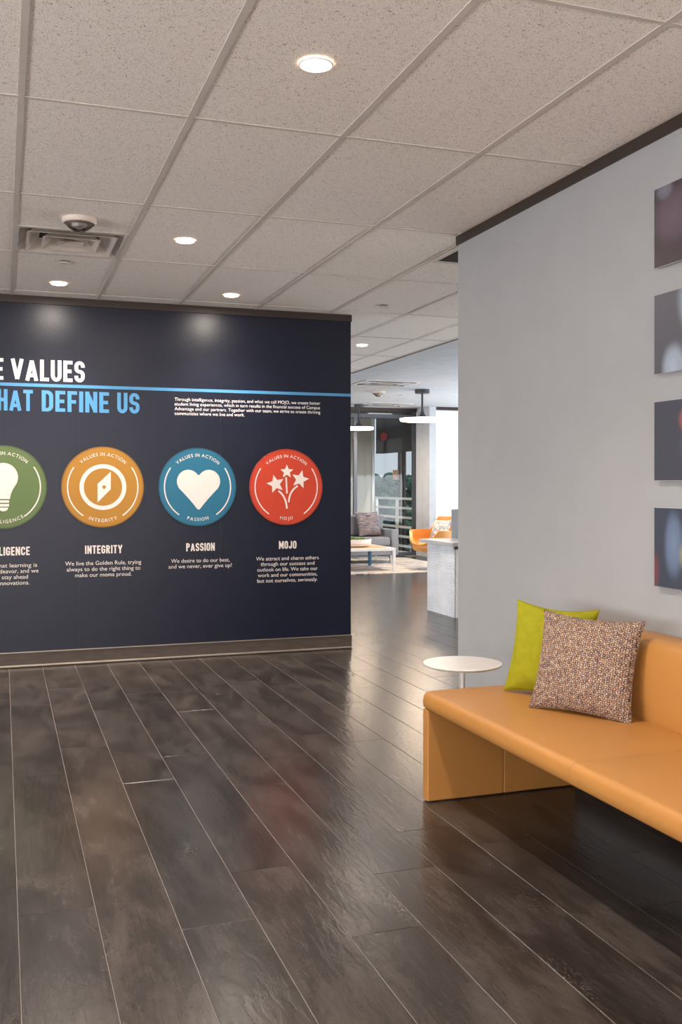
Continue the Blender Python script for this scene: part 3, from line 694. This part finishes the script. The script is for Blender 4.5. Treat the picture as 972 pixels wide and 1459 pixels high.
# ------------------------------------------------------------------ framed prints on the grey wall
prints = [(2.170, 2.475, (70, 60, 66), [(0.62, 0.6, 0.5, 0.42, (104, 90, 102)), (0.05, 0.35, 0.5, 0.4, (92, 84, 140)), (0.8, 0.95, 0.2, 0.15, (120, 120, 134))], 'dark blurred mauve print'),
          (1.760, 2.066, (84, 84, 94), [(0.30, 0.85, 0.30, 0.45, (146, 164, 180)), (0.62, 0.05, 0.28, 0.36, (164, 178, 196)), (0.25, 0.02, 0.5, 0.2, (150, 160, 176))], 'grey-blue print with a pale rounded shape'),
          (1.349, 1.654, (70, 72, 84), [(0.35, 0.75, 0.22, 0.2, (170, 96, 96)), (0.2, 0.4, 0.4, 0.3, (84, 92, 116))], 'dark slate print with a red spot'),
          (0.941, 1.246, (66, 72, 86), [(0.62, 0.55, 0.22, 0.5, (112, 130, 160)), (0.30, 0.42, 0.25, 0.28, (196, 176, 110)), (0.98, 0.2, 0.1, 0.3, (120, 70, 76))], 'dark blue print with a yellow spot')]
for i, (z0, z1, base_, bl, lb) in enumerate(prints):
    y1 = 3.177; y0 = y1 - 0.305
    e = empty('wall_print', (XR, (y0 + y1) / 2, (z0 + z1) / 2), 0, lb + ['', '', '', ''][i] + ', ' + ['topmost', 'second from the top', 'third from the top', 'lowest'][i] + ' on the grey wall', 'picture', 'square prints in a column on the grey wall')
    hw = 0.1525
    obj('print_face', bx(-0.024, -0.0195, -hw + 0.001, hw - 0.001, -hw + 0.001, hw - 0.001), make_print('blurred_print', base_, bl), e)
    obj('edge_panel', bx(-0.0195, -0.016, -hw, hw, -hw, hw), M['white'], e)
    obj('mounting_block', bx(-0.016, -0.0005, -0.09, 0.09, -0.09, 0.09), M['black'], e)

# ------------------------------------------------------------------ bench
bench = empty('upholstered_bench', (1.682, 1.50, 0), 0, 'long tan leather bench with backrest along the grey wall', 'bench')
BY1 = 3.800 - 1.50; BYM = 2.66 - 1.50     # local
def cushion_block(x0, x1, y0, y1, z0, z1, rad, crown, seg=5):
    b = bmesh.new(); box(b, x0, x1, y0, y1, z0, z1)
    top = [e_ for e_ in b.edges if all(v.co.z > z1 - 1e-5 for v in e_.verts)]
    bmesh.ops.bevel(b, geom=top, offset=rad, segments=seg, profile=0.5, affect='EDGES')
    return b
def loft_y(prof_fn, ys, closed_ends=True):
    """cross-section polygon in XZ lofted along Y; prof_fn(y) -> list of (x, z)"""
    b = bmesh.new(); rings = []
    for y in ys: rings.append([b.verts.new((x, y, z)) for x, z in prof_fn(y)])
    for A, B in zip(rings, rings[1:]):
        n = len(A)
        for i in range(n): b.faces.new((A[i], A[(i + 1) % n], B[(i + 1) % n], B[i]))
    b.faces.new(rings[0]); b.faces.new(rings[-1]); return b
def seat_prof(y, y0, y1, W=0.722):
    # softened ends and a slightly crowned top
    d = min(y - y0, y1 - y); r_ = 0.022
    e_ = 0 if d >= r_ else r_ - math.sqrt(max(0, r_ * r_ - (r_ - d) ** 2))
    zt, zb = 0.462 - e_ * 0.9, 0.388 + 0
    cr = 0.010 * (1 - math.exp(-d / 0.10))
    P = []
    x0 = e_ * 0.3
    P += [(W - 0.006, zb), (x0 + 0.012, zb), (x0 + 0.004, zb + 0.004), (x0, zb + 0.012)]
    P += [(x0 - 0.003 * (1 - math.exp(-d / 0.05)), (zb + zt) / 2 - 0.004)]
    rr_ = 0.030
    P += [(x0 + rr_ - rr_ * math.cos(R(a)), zt - rr_ + rr_ * math.sin(R(a))) for a in (0, 15, 30, 45, 60, 75, 90)]
    P += [(x0 + 0.10, zt + cr * 0.55), (0.22, zt + cr * 0.9), (0.36, zt + cr), (0.50, zt + cr * 0.8), (0.58, zt + cr * 0.4), (W - 0.006, zt)]
    return P
def ys_list(a, b):
    r_ = 0.022; L_ = [a + r_ * (1 - math.cos(R(t))) for t in (0, 20, 40, 60, 90)]
    m = [a + 0.05, a + 0.1, a + 0.2, (a + b) / 2, b - 0.2, b - 0.1, b - 0.05]
    return L_ + m + [b - (q - a) for q in reversed(L_)]
for (a, b_) in ((0.0, BYM - 0.0005), (BYM + 0.0005, BY1)):
    rr = 0.022
    b = loft_y(lambda y: seat_prof(y, a if a < 0.01 else a - 0.018, b_ if b_ > 1.5 else b_ + 0.018), ys_list(a, b_))
    autosmooth(obj('seat_section', b, M['leather'], bench), 40)
def back_prof(y, y0, y1):
    d = min(y - y0, y1 - y); r_ = 0.025; e_ = 0 if d >= r_ else r_ - math.sqrt(max(0, r_ * r_ - (r_ - d) ** 2))
    P = [(0.724, 0.452), (0.552 + e_, 0.452)]
    P += [(0.541 + e_, 0.48), (0.540 + e_, 0.54), (0.548 + e_, 0.62), (0.560 + e_, 0.70)]
    r2 = 0.045; cx2, cz2 = 0.568 + r2 + e_, 0.765 - r2 - e_
    P += [(cx2 - r2 * math.cos(R(a)), cz2 + r2 * math.sin(R(a))) for a in (8, 25, 42, 60, 75, 90)]
    P += [(0.70, 0.764 - e_), (0.724, 0.756 - e_)]
    return P
for (a, b_) in ((0.0, BYM - 0.0005), (BYM + 0.0005, BY1)):
    b = loft_y(lambda y: back_prof(y, a if a < 0.01 else a - 0.02, b_ if b_ > 1.5 else b_ + 0.02), ys_list(a, b_))
    autosmooth(obj('backrest_section', b, M['leather'], bench), 40)
for yy in (0.0, BY1 - 0.052):
    p = obj('end_panel', bx(0.002, 0.360, yy, yy + 0.052, 0.004, 0.3865, 0.006, 3), M['leather'], bench)
    obj('end_panel', bx(0.3605, 0.722, yy, yy + 0.052, 0.004, 0.3865, 0.006, 3), M['leather'], bench)
    for xx in (0.05, 0.66): obj('glide', lth([(0.018, 0), (0.018, 0.0035)], 16, (xx, yy + 0.026, 0)), M['black'], bench)
for xx in (0.10, 0.60): obj('support_rail', bx(xx, xx + 0.05, 0.053, BY1 - 0.053, 0.345, 0.3865), M['black'], bench)

# ------------------------------------------------------------------ cushions
def pillow_mesh(s, T, n=40, seed=0, pinch=0.10, wr=0.004):
    b = bmesh.new(); top = {}; bot = {}
    for i in range(n + 1):
        for j in range(n + 1):
            u = -1 + 2 * i / n; v = -1 + 2 * j / n
            # more samples near the edge
            u = math.copysign(1 - (1 - abs(u)) ** 1.35, u); v = math.copysign(1 - (1 - abs(v)) ** 1.35, v)
            x = s / 2 * u * (1 - pinch * (1 - v * v) * abs(u)); y = s / 2 * v * (1 - pinch * (1 - u * u) * abs(v))
            f = max(0, (1 - u * u) * (1 - v * v)); z = T / 2 * f ** 0.42
            k = noise.noise(Vector((u * 2.3 + seed, v * 2.3, seed))) * 0.12 + noise.noise(Vector((u * 6 + seed, v * 6, seed * 2.0))) * 0.05
            z *= 1 + k
            z += 0.004 * noise.noise(Vector((u * 3.0 + v * 5, v * 2.5 - u * 4, seed))) * min(1, f * 6)
            edge = i in (0, n) or j in (0, n)
            if edge:
                vv = b.verts.new((x, y, 0)); top[i, j] = bot[i, j] = vv
            else:
                top[i, j] = b.verts.new((x, y, z)); bot[i, j] = b.verts.new((x, y, -z * 0.9))
    for i in range(n):
        for j in range(n):
            b.faces.new((top[i, j], top[i + 1, j], top[i + 1, j + 1], top[i, j + 1]))
            b.faces.new((bot[i, j], bot[i, j + 1], bot[i + 1, j + 1], bot[i + 1, j]))
    return b
def pillow(name, p0, p1, lean, s, T, mat, label, seed, cat='cushion', pinch=0.10, roll=0, group=None, aspect=1.0):
    """p0, p1: the two lower corners on the seat; lean: backwards tilt in degrees"""
    p0 = Vector(p0); p1 = Vector(p1); mid = (p0 + p1) / 2; xd = (p1 - p0).normalized()
    hz = Vector((-xd.y, xd.x, 0)).normalized()          # away from the viewer
    up = (Vector((0, 0, 1)) * math.cos(R(lean)) + hz * math.sin(R(lean))).normalized()
    nrm = xd.cross(up).normalized(); up = nrm.cross(xd)
    m = Matrix((xd, up, nrm)).transposed().to_4x4(); m.translation = mid + up * s / 2 * 0.985
    if roll: m = m @ Matrix.Rotation(R(roll), 4, 'Z')
    e = empty(name, (0, 0, 0), 0, label, cat, group); e.matrix_world = m @ Matrix.Diagonal((aspect, 1, 1, 1))
    obj('cover', pillow_mesh(s, T, seed=seed, pinch=pinch), mat, e, smooth=True)
    # stitched seam running round the edge
    pts = []; n = 28
    for (a, c_) in (((-1, -1), (1, -1)), ((1, -1), (1, 1)), ((1, 1), (-1, 1)), ((-1, 1), (-1, -1))):
        for i in range(n):
            u = a[0] + (c_[0] - a[0]) * i / n; v = a[1] + (c_[1] - a[1]) * i / n
            pts.append(Vector((s / 2 * u * (1 - pinch * (1 - v * v) * abs(u)), s / 2 * v * (1 - pinch * (1 - u * u) * abs(v)), 0)))
    b = bmesh.new(); rings = []; N_ = len(pts)
    for i, p in enumerate(pts):
        d = (pts[(i + 1) % N_] - pts[i - 1]).normalized(); sd = Vector((-d.y, d.x, 0))
        rings.append([b.verts.new(p + sd * 0.0022 * math.cos(R(60 * k)) + Vector((0, 0, 0.0022 * math.sin(R(60 * k))))) for k in range(6)])
    for i in range(N_):
        A, B = rings[i], rings[(i + 1) % N_]
        for k in range(6): b.faces.new((A[k], A[(k + 1) % 6], B[(k + 1) % 6], B[k]))
    obj('seam', b, mat, e, smooth=True)
    return e
pillow('throw_cushion', (1.93, 3.335, 0.468), (2.155, 2.985, 0.468), 16, 0.383, 0.15, M['tweed'], 'square tweed cushion in beige, tan and navy leaning in front of the lime one', 3, roll=-1.8, aspect=1.07)
pillow('throw_cushion', (1.995, 3.635, 0.468), (2.165, 3.31, 0.468), 13, 0.385, 0.14, M['lime'], 'square lime green cushion on the bench behind the tweed one', 11, pinch=0.13, roll=-1.8)

# ------------------------------------------------------------------ side table
t = empty('side_table', (1.985, 4.03, 0), 0, 'small round white pedestal side table at the far end of the bench', 'table')
obj('table_top', lth([(0, 0.507), (0.165, 0.507), (0.178, 0.514), (0.181, 0.518), (0.180, 0.521), (0.176, 0.522), (0, 0.522)], 64, cap=False), M['whitegloss'], t)
obj('stem', lth([(0.0105, 0.008), (0.0105, 0.507)], 20), M['white'], t)
obj('base', lth([(0.135, 0), (0.135, 0.004), (0.13, 0.007), (0.02, 0.010), (0, 0.010)], 48), M['white'], t)

# ================================================================== lounge beyond the navy wall
# reception desk
d = empty('reception_desk', (4.30, 8.90, 0), 0, 'white reception desk with carved wave front at the end of the grey wall', 'desk')
b = bmesh.new(); ny, nz_ = 30, 260; g = {}
for i in range(ny + 1):
    for j in range(nz_ + 1):
        y = 0.672 * i / ny; z = 0.718 * j / nz_
        ph = z / 0.0165 + 0.9 * math.sin(y * 7 + z * 5) + 1.6 * noise.noise(Vector((y * 3.2, z * 6.5, 0)))
        dsp = 0.0055 * (math.sin(2 * math.pi * ph)) * (0.6 + 1.1 * noise.noise(Vector((y * 5, z * 9, 4))))
        g[i, j] = b.verts.new((-0.004 - dsp, y, z))
for i in range(ny):
    for j in range(nz_): b.faces.new((g[i, j], g[i, j + 1], g[i + 1, j + 1], g[i + 1, j]))
obj('wave_panel', b, M['wave'], d, smooth=True)
obj('carcass', bx(0.006, 1.5, 0.0, 0.672, 0.0, 0.718), M['white'], d)
obj('worktop', bx(-0.045, 1.56, -0.03, 0.80, 0.719, 0.757, 0.003), M['counter'], d)
obj('bracket', bx(-0.012, 0.03, -0.028, 0.01, 0.690, 0.7185), M['darktrim'], d)
s = empty('desk_screen', (4.60, 9.60, 0.758), 0, 'blue-grey upright privacy screen standing on the reception desk', 'desk screen')
obj('screen_panel', bx(0, 1.1, 0, 0.018, 0.004, 0.318, 0.003), M['screen'], s)
for xx in (0.06, 1.0): obj('foot', bx(xx, xx + 0.04, -0.03, 0.05, 0, 0.0038), M['steel'], s)

# rug
b = bmesh.new(); g = {}
n1, n2 = 30, 30
rg = tag(obj('area_rug', bx(4.1, 7.0, 13.70, 16.55, 0.0, 0.012, 0.003), M['rug']), 'large cream, blue and tan brushstroke-patterned rug under the coffee table', 'rug')

# coffee table
c = empty('coffee_table', (4.50, 14.02, 0.012), 0, 'low rectangular coffee table with white frame and pale oak top', 'table')
Wd, Dp, Ht = 1.26, 1.10, 0.352
for a in ((0, Wd, 0, 0.045), (0, Wd, Dp - 0.045, Dp), (0, 0.045, 0.0455, Dp - 0.0455), (Wd - 0.045, Wd, 0.0455, Dp - 0.0455)):
    obj('frame_rail', bx(*a, Ht - 0.042, Ht, 0.003), M['white'], c)
for k in range(6):
    wy = (Dp - 0.092) / 6
    obj('top_board', bx(0.046, Wd - 0.046, 0.046 + k * wy + 0.001, 0.046 + (k + 1) * wy - 0.001, Ht - 0.03, Ht - 0.002, 0.001, 1), M['wood'], c)
for (lx, ly) in ((0.002, 0.002), (Wd - 0.042, 0.002), (0.002, Dp - 0.042)): obj('leg', bx(lx, lx + 0.04, ly, ly + 0.04, 0, Ht - 0.0425), M['white'], c)
o = obj('leg', bx(Wd - 0.047, Wd - 0.002, Dp - 0.047, Dp - 0.002, 0, Ht - 0.0425), M['blueleg'], c); o['label'] = 'petrol blue leg'
# bowl
zt = 0.012 + Ht
bw = empty('planter_bowl', (5.27, 14.55, zt), 0, 'shallow white round bowl on the coffee table', 'bowl')
obj('bowl_shell', lth([(0, 0), (0.17, 0), (0.24, 0.02), (0.265, 0.06), (0.27, 0.125), (0.258, 0.125), (0.253, 0.065), (0.23, 0.035), (0, 0.03)], 48, cap=False), M['white'], bw)
pl = empty('succulent', (5.27, 14.55, zt + 0.03), 0, 'green succulents filling the white bowl', 'plant')
obj('soil', lth([(0, 0.075), (0.245, 0.07), (0.245, 0.04), (0, 0.01)], 32, cap=False), M['bark'], pl)
def rosette(bm, cx_, cy_, cz, r):
    for k in range(11):
        a = k * 2.4; el = R(25 + 50 * (k / 11)); L_ = r * (1 - 0.4 * k / 11)
        d_ = Vector((math.cos(a) * math.cos(el), math.sin(a) * math.cos(el), math.sin(el))); sd = Vector((-math.sin(a), math.cos(a), 0)) * r * 0.22; up = Vector((0, 0, r * 0.1))
        o_ = Vector((cx_, cy_, cz)); p = [o_, o_ + d_ * L_ * 0.6 + sd, o_ + d_ * L_, o_ + d_ * L_ * 0.6 - sd]
        v = [bm.verts.new(q) for q in p]; u = bm.verts.new(o_ + d_ * L_ * 0.55 - up)
        bm.faces.new(v)
        for i in range(4): bm.faces.new((v[i], v[(i + 1) % 4], u))
for k in range(16):
    a = random.uniform(0, 6.28); rr_ = 0.19 * math.sqrt(random.random()); b = bmesh.new(); rosette(b, 0.0, 0.0, 0.0, random.uniform(0.05, 0.085))
    obj('rosette', b, M['leaf'], pl, loc=(rr_ * math.cos(a), rr_ * math.sin(a), 0.072))

# sofa
def soft(x0, x1, y0, y1, z0, z1, r_=0.03): return bx(x0, x1, y0, y1, z0, z1, r_, 4)
SX, SY = 4.25, 15.35
s = empty('sofa', (SX, SY, 0.012), 0, 'grey upholstered two-seat sofa facing the coffee table', 'sofa')
SW = 2.10
obj('seat_base', soft(0.0, SW, 0.02, 0.84, 0.14, 0.29, 0.015), M['sofa'], s)
obj('back_frame', soft(0.0, SW, 0.70, 0.85, 0.291, 0.80, 0.03), M['sofa'], s)
for x in (0.0, SW - 0.12): autosmooth(obj('arm', soft(x, x + 0.12, 0.0, 0.699, 0.142, 0.575, 0.02), M['sofa'], s))
for k in range(2):
    x0 = 0.125 + k * (SW - 0.25) / 2
    autosmooth(obj('seat_cushion', soft(x0, x0 + (SW - 0.25) / 2 - 0.004, 0.0, 0.62, 0.292, 0.445, 0.05), M['sofa'], s))
    autosmooth(obj('back_cushion', soft(x0, x0 + (SW - 0.25) / 2 - 0.004, 0.50, 0.698, 0.447, 0.80, 0.05), M['sofa'], s))
for x in (0.08, SW - 0.12):
    for y in (0.06, 0.76):
        obj('leg', bx(x, x + 0.03, y, y + 0.03, 0, 0.1395), M['steel'], s)
obj('sled_bar', bx(0.08, SW - 0.09, 0.0915, 0.115, 0.09, 0.115), M['steel'], s)
# striped sofa cushion
t = NT('striped_weave'); co = t.coord((3, 26, 1), 'Object')
n = t.n('TexNoise'); n.inputs['Scale'].default_value = 1.8; n.inputs['Detail'].default_value = 4; n.inputs['Distortion'].default_value = 0.8; t.l(co.outputs[0], n.inputs['Vector'])
r = t.ramp([(0.32, s2l((52, 62, 84))), (0.42, s2l((96, 104, 120))), (0.49, s2l((150, 120, 100))), (0.54, s2l((70, 78, 98))), (0.60, s2l((168, 160, 152))), (0.68, s2l((84, 88, 104)))]); t.l(n.outputs[0], r.inputs[0]); t.l(r.outputs[0], t.b.inputs['Base Color']); t.b.inputs['Roughness'].default_value = 0.95
M['stripe'] = t.m
pillow('sofa_cushion', (5.74, 15.60, 0.462), (6.19, 15.68, 0.462), 22, 0.46, 0.15, M['stripe'], 'striped blue, brown and grey cushion on the sofa', 5)
t = NT('patterned_weave'); co = t.coord((16, 16, 1), 'Object')
n = t.n('TexVoronoi', feature='DISTANCE_TO_EDGE'); n.inputs['Scale'].default_value = 1.0; t.l(co.outputs[0], n.inputs['Vector'])
r = t.ramp([(0.0, s2l((150, 156, 166))), (0.12, s2l((160, 164, 172))), (0.16, s2l((236, 220, 200))), (0.45, s2l((230, 200, 160)))]); t.l(n.outputs['Distance'], r.inputs[0]); t.l(r.outputs[0], t.b.inputs['Base Color']); t.b.inputs['Roughness'].default_value = 0.95
M['pattern'] = t.m

# swivel armchair
def armchair(x, y, face):
    e = empty('lounge_chair', (x, y, 0), face, 'tan orange leather tub armchair beside the bright window', 'chair')
    def rim(a):   # a measured from the front (local +x)
        f = (1 - math.cos(a)) / 2
        hgt = 0.40 + 0.22 * min(1, f / 0.18) ** 1.2 if f < 0.18 else 0.62
        if f > 0.84: hgt = 0.62 + 0.21 * min(1, (f - 0.84) / 0.10) ** 0.8
        return hgt
    b = bmesh.new(); n, m = 64, 10; out = []; inn = []
    for i in range(n):
        a = 2 * math.pi * i / n; H_ = rim(a); Ro = 0.385
        ro, ri = [], []
        for j in range(m + 1):
            tt = j / m; z = 0.27 + (H_ - 0.27) * tt
            k = math.sin(min(1, 0.28 + 0.72 * min(1, (z - 0.27) / 0.20)) * math.pi / 2)
            flare = 1 + 0.0 * tt
            rad = Ro * k * flare
            ro.append(b.verts.new((rad * math.cos(a), rad * math.sin(a), z)))
            ri.append(b.verts.new(((rad - 0.045) * math.cos(a), (rad - 0.045) * math.sin(a), z + (0.02 if j == 0 else 0))))
        out.append(ro); inn.append(ri)
    for i in range(n):
        k = (i + 1) % n
        for j in range(m):
            b.faces.new((out[i][j], out[k][j], out[k][j + 1], out[i][j + 1])); b.faces.new((inn[i][j], inn[i][j + 1], inn[k][j + 1], inn[k][j]))
        b.faces.new((out[i][m], out[k][m], inn[k][m], inn[i][m])); b.faces.new((out[i][0], inn[i][0], inn[k][0], out[k][0]))
    b.faces.new([o_[0] for o_ in reversed(inn)])
    autosmooth(obj('shell', b, M['orange'], e), 60)
    autosmooth(obj('seat_pad', lth([(0, 0.30), (0.29, 0.30), (0.325, 0.33), (0.33, 0.38), (0.30, 0.425), (0.2, 0.445), (0, 0.45)], 40, (0.02, 0, 0), cap=False), M['orange'], e), 60)
    obj('pedestal', lth([(0.03, 0.02), (0.03, 0.268)], 16), M['steel'], e)
    obj('base_disc', lth([(0.25, 0), (0.25, 0.008), (0.04, 0.02), (0, 0.02)], 40), M['steel'], e)
    return e
armchair(6.42, 14.05, R(205)).location.z = 0.012
pillow('lounge_cushion', (6.40, 14.24, 0.464), (6.58, 13.88, 0.464), 24, 0.36, 0.12, M['pattern'], 'cream and grey patterned cushion on the orange armchair', 8)

# pendant lights
def pendant(x, y, zd, rr_, lb, gl):
    e = empty('pendant_light', (x, y, CH2), 0, lb, 'pendant lamp', 'disc pendants over the lounge')
    drop = CH2 - zd
    obj('canopy', lth([(0.11 * rr_ / 0.34, 0), (0.11 * rr_ / 0.34, -0.06), (0, -0.06)], 32), M['pendant'], e)
    obj('stem', lth([(0.016, -0.0605), (0.016, -drop + 0.17), (0.022, -drop + 0.12), (0.04, -drop + 0.07), (0.075, -drop + 0.034)], 24), M['pendant'], e)
    obj('disc_shade', lth([(0, -drop + 0.0335), (0.08, -drop + 0.033), (rr_ * 0.95, -drop + 0.018), (rr_, -drop + 0.012), (rr_ * 0.985, -drop + 0.008), (0, -drop + 0.006)], 64, cap=False), M['white'], e)
    obj('diffuser', lth([(0, -drop + 0.0055), (rr_ * 0.97, -drop + 0.0055), (rr_ * 0.99, -drop + 0.002), (rr_ * 0.97, -drop - 0.022), (rr_ * 0.9, -drop - 0.03), (0, -drop - 0.034)], 64, cap=False), M['glow'], e)
    lamp('lamp', 'AREA', (0, 0, -drop - 0.045), (0, 0, 0), 11, (1, 0.93, 0.85), e, shape='DISK', size=rr_ * 1.8)
pendant(6.065, 13.70, 2.345, 0.345, 'large disc pendant lamp with dark stem in front of the white column', 1)
pendant(6.08, 16.55, 2.372, 0.265, 'smaller disc pendant lamp half hidden by the navy wall edge', 1)

# ------------------------------------------------------------------ glazed wall of the lounge
GYF = 17.20
w1 = empty('window_1', (0, GYF, 0), 0, kind='structure')
def bar(name, x0, x1, z0, z1, parent, mat='mullion', y0=0.0, y1=0.07): return obj(name, bx(x0, x1, y0, y1, z0, z1), M[mat], parent)
bar('head_rail', 3.0, 7.47, 2.735, CH2, w1, 'darktrim', -0.06, 0.08)
bar('transom', 3.0, 7.42, 2.615, 2.685, w1)
bar('sill_rail', 3.0, 7.42, 0.0, 0.06, w1)
for x in (4.0, 6.22): bar('mullion', x, x + 0.065, 0.0605, 2.6145, w1)
bar('corner_post', 7.42, 7.485, 0.0, 2.735, w1)
for a, b_ in ((3.01, 4.0), (4.066, 6.219), (6.286, 7.419)):
    obj('pane', bx(a, b_, 0.030, 0.036, 0.061, 2.614), M['glass'], w1)
    obj('pane', bx(a, b_, 0.030, 0.036, 2.686, 2.734), M['glass'], w1)
tag(obj('wall_far', bx(-5.6, 3.0, 17.2, 17.3, 0, 3.0), M['plaster']), kind='structure')
# column between the two window planes, then the bright window
tag(obj('column_1', bx(7.486, 7.62, 16.58, 17.27, 0.0, CH2), M['plaster']), kind='structure')
w2 = empty('window_2', (0, 16.6, 0), 0, kind='structure')
bar('head_rail', 7.621, 9.2, 2.745, CH2, w2, 'darktrim')
bar('sill_rail', 7.621, 9.2, 0.0, 0.08, w2, 'white')
bar('mullion', 8.20, 8.25, 0.081, 2.744, w2)
obj('pane', bx(7.622, 8.199, 0.03, 0.036, 0.081, 2.744), M['glass'], w2); obj('pane', bx(8.251, 9.199, 0.03, 0.036, 0.081, 2.744), M['glass'], w2)
for k, (a, b_) in enumerate(((7.63, 8.19), (8.26, 9.15))):
    sh = empty('roller_shade', (a, 16.70, 2.72), 0, ['white roller shade drawn over the bright window beside the column', 'white roller shade over the window at the far right of the lounge'][k], 'shade')
    obj('shade_fabric', bx(0, b_ - a, 0.0, 0.004, -2.60, -0.02), M['shade'], sh); obj('roller', bx(0, b_ - a, -0.02, 0.03, -0.018, 0.02, 0.01), M['shade'], sh)
    obj('hem_bar', bx(0, b_ - a, -0.005, 0.008, -2.62, -2.601), M['white'], sh)

# ------------------------------------------------------------------ balcony outside
bal = obj('balcony', bx(3.0, 7.75, 17.32, 19.75, -0.2, -0.03), M['balcony']); tag(bal, kind='structure')
obj('kerb', bx(7.52, 7.60, 17.32, 19.60, -0.03, 0.02), M['ext_white'], bal)
sof = obj('trim_3', bx(2.9, 7.75, 17.31, 19.8, 2.78, 2.98), M['soffit']); tag(sof, kind='structure')
tag(obj('trim_4', bx(7.60, 7.75, 17.32, 19.62, 2.08, 2.779), M['ext_dark']), kind='structure')
tag(obj('trim_5', bx(7.595, 7.77, 17.32, 19.62, 2.02, 2.079), M['black']), kind='structure')
tag(obj('wall_outer', bx(2.9, 7.50, 19.63, 19.8, -0.2, 2.779), M['cream_ext']), kind='structure')
tag(obj('trim_6', bx(7.505, 7.56, 19.60, 19.8, -0.03, 2.779), M['ext_white']), kind='structure')
rl = empty('balcony_railing', (7.60, 17.35, -0.03), 0, 'white steel balcony railing with horizontal bars outside the glazing', 'railing')
for z in (1.10, 0.91, 0.72, 0.53, 0.34, 0.15): obj('rail', bx(-0.02, 0.02, 0, 2.24, z - 0.022, z + 0.022), M['ext_white'], rl)
for y in (0.0, 1.05, 2.20): obj('post', bx(-0.026, 0.026, y, y + 0.055, 0.0, 1.123), M['ext_white'], rl)
pc = empty('outdoor_column', (7.66, 18.20, -0.1), 0, 'dark square column at the balcony railing', 'column')
obj('shaft', bx(0.0, 0.04, 0, 0.34, 0, 2.118), M['ext_dark'], pc); obj('reflection_line', bx(-0.018, -0.0005, 0.13, 0.15, 0.0, 2.10), M['steel'], pc)  # thin pale strip: a glass reflection built as a solid part
ln = empty('lamp_reflection', (7.56, 18.40, 1.45), 0, 'small tan drum standing in for a lamp reflection, at the dark balcony column', 'reflection')  # indoor lamp mirrored in the glass, added as a solid drum
obj('reflection_drum', lth([(0.07, 0), (0.062, 0.20), (0, 0.20)], 20), M['tan'], ln)
rs = empty('red_reflection', (7.50, 18.9, 2.35), R(35), 'small round red disc standing in for a reflection, by the dark balcony beam', 'sign')  # red reflection in the glazing, added as a solid disc
b = lth([(0.085, 0), (0.085, 0.012), (0, 0.012)], 28); bmesh.ops.rotate(b, verts=b.verts[:], cent=(0, 0, 0), matrix=Matrix.Rotation(R(-90), 3, 'Y')); obj('reflection_disc', b, M['red'], rs); obj('hanger', bx(-0.006, 0.006, -0.004, 0.004, 0.083, 0.43), M['black'], rs)
sl = empty('soffit_reflection', (6.9, 18.2, 2.779), 0, 'white strip standing in for a reflection, under the balcony ceiling', 'lamp')  # white reflected shape, added as a faintly glowing strip
obj('reflection_strip', bx(0, 0.5, 0, 0.10, -0.05, 0), M['shade'], sl)

# ground and trees beyond
gr = tag(obj('ground', bx(-150, 320, 22, 420, -9.2, -9.0), M['asphalt']), kind='structure')
def crown(seed, r_):
    b = bmesh.new(); rnd = random.Random(seed)
    for k in range(9):
        c_ = Vector((rnd.uniform(-1, 1), rnd.uniform(-1, 1), rnd.uniform(-0.8, 0.9))) * r_ * 0.6
        res = bmesh.ops.create_icosphere(b, subdivisions=3, radius=r_ * rnd.uniform(0.35, 0.6))
        for v in res['verts']:
            v.co = v.co * (1 + 0.28 * noise.noise(v.co * 2.2 / r_ * 2 + Vector((seed, k, 0)))) + c_
    return finish(b)
CR = [crown(q, 2.15) for q in range(4)]
for m_ in CR: m_.materials.append(M['foliage'])
TRM = finish(lth([(0.3, 0), (0.2, 9)], 8)); TRM.materials.append(M['bark'])
for row, (dist, top, n_) in enumerate(((120, -0.9, 12), (190, 2.4, 14), (205, 2.9, 14))):
    for k in range(n_):
        wd_ = ['nearest', 'middle', 'farthest'][row]
        off_ = (k - n_ / 2 + 0.5 * row) * 5.7
        a = R(22.4); x = dist * math.sin(a) + off_ * math.cos(a); y = dist * math.cos(a) - off_ * math.sin(a)
        e = empty('tree', (x, y, -9.0), random.uniform(0, 6), 'distant green broad-crowned tree in the %s row of the wood beyond the balcony' % wd_, 'tree', 'trees in the %s row beyond the balcony' % wd_)
        o = bpy.data.objects.new('trunk', TRM); COL.objects.link(o); o.parent = e
        for q in range(4):
            o = bpy.data.objects.new('crown', CR[(k + q * 3 + row) % 4]); COL.objects.link(o); o.parent = e
            o.location = (0, 0, 9.0 + top - 1.0 - q * 2.6 + random.uniform(-0.35, 0.35)); o.rotation_euler = (0, 0, q * 1.3)

# ------------------------------------------------------------------ made-up window frames around the unseen fill lights
for q, (loc, d_, en, col_, sx_, sy_) in enumerate(FILL_LIGHTS):
    ww = empty('window_%d' % (3 + q), (loc[0], loc[1], 0), {(1, 0): R(-90), (-1, 0): R(90), (0, 1): 0}[(d_[0], d_[1])], kind='structure')  # invented frame, gives the fill light a window
    hw = sx_ / 2 + 0.1
    for a in ((-hw, hw, 0.36, 0.42), (-hw, hw, 2.5, 2.56)): obj('rail', bx(a[0], a[1], -0.115, -0.04, a[2], a[3]), M['mullion'], ww)
    for k in range(6):
        xx = -hw + k * (2 * hw - 0.06) / 5; obj('mullion', bx(xx, xx + 0.06, -0.115, -0.04, 0.4205, 2.4995), M['mullion'], ww)
    for k in range(5):
        xx = -hw + 0.06 + k * (2 * hw - 0.06) / 5; obj('glow_panel', bx(xx + 0.001, xx + (2 * hw - 0.06) / 5 - 0.061, -0.10, -0.09, 0.4205, 2.4995), M['shade'], ww)  # glowing panels added behind the fill light
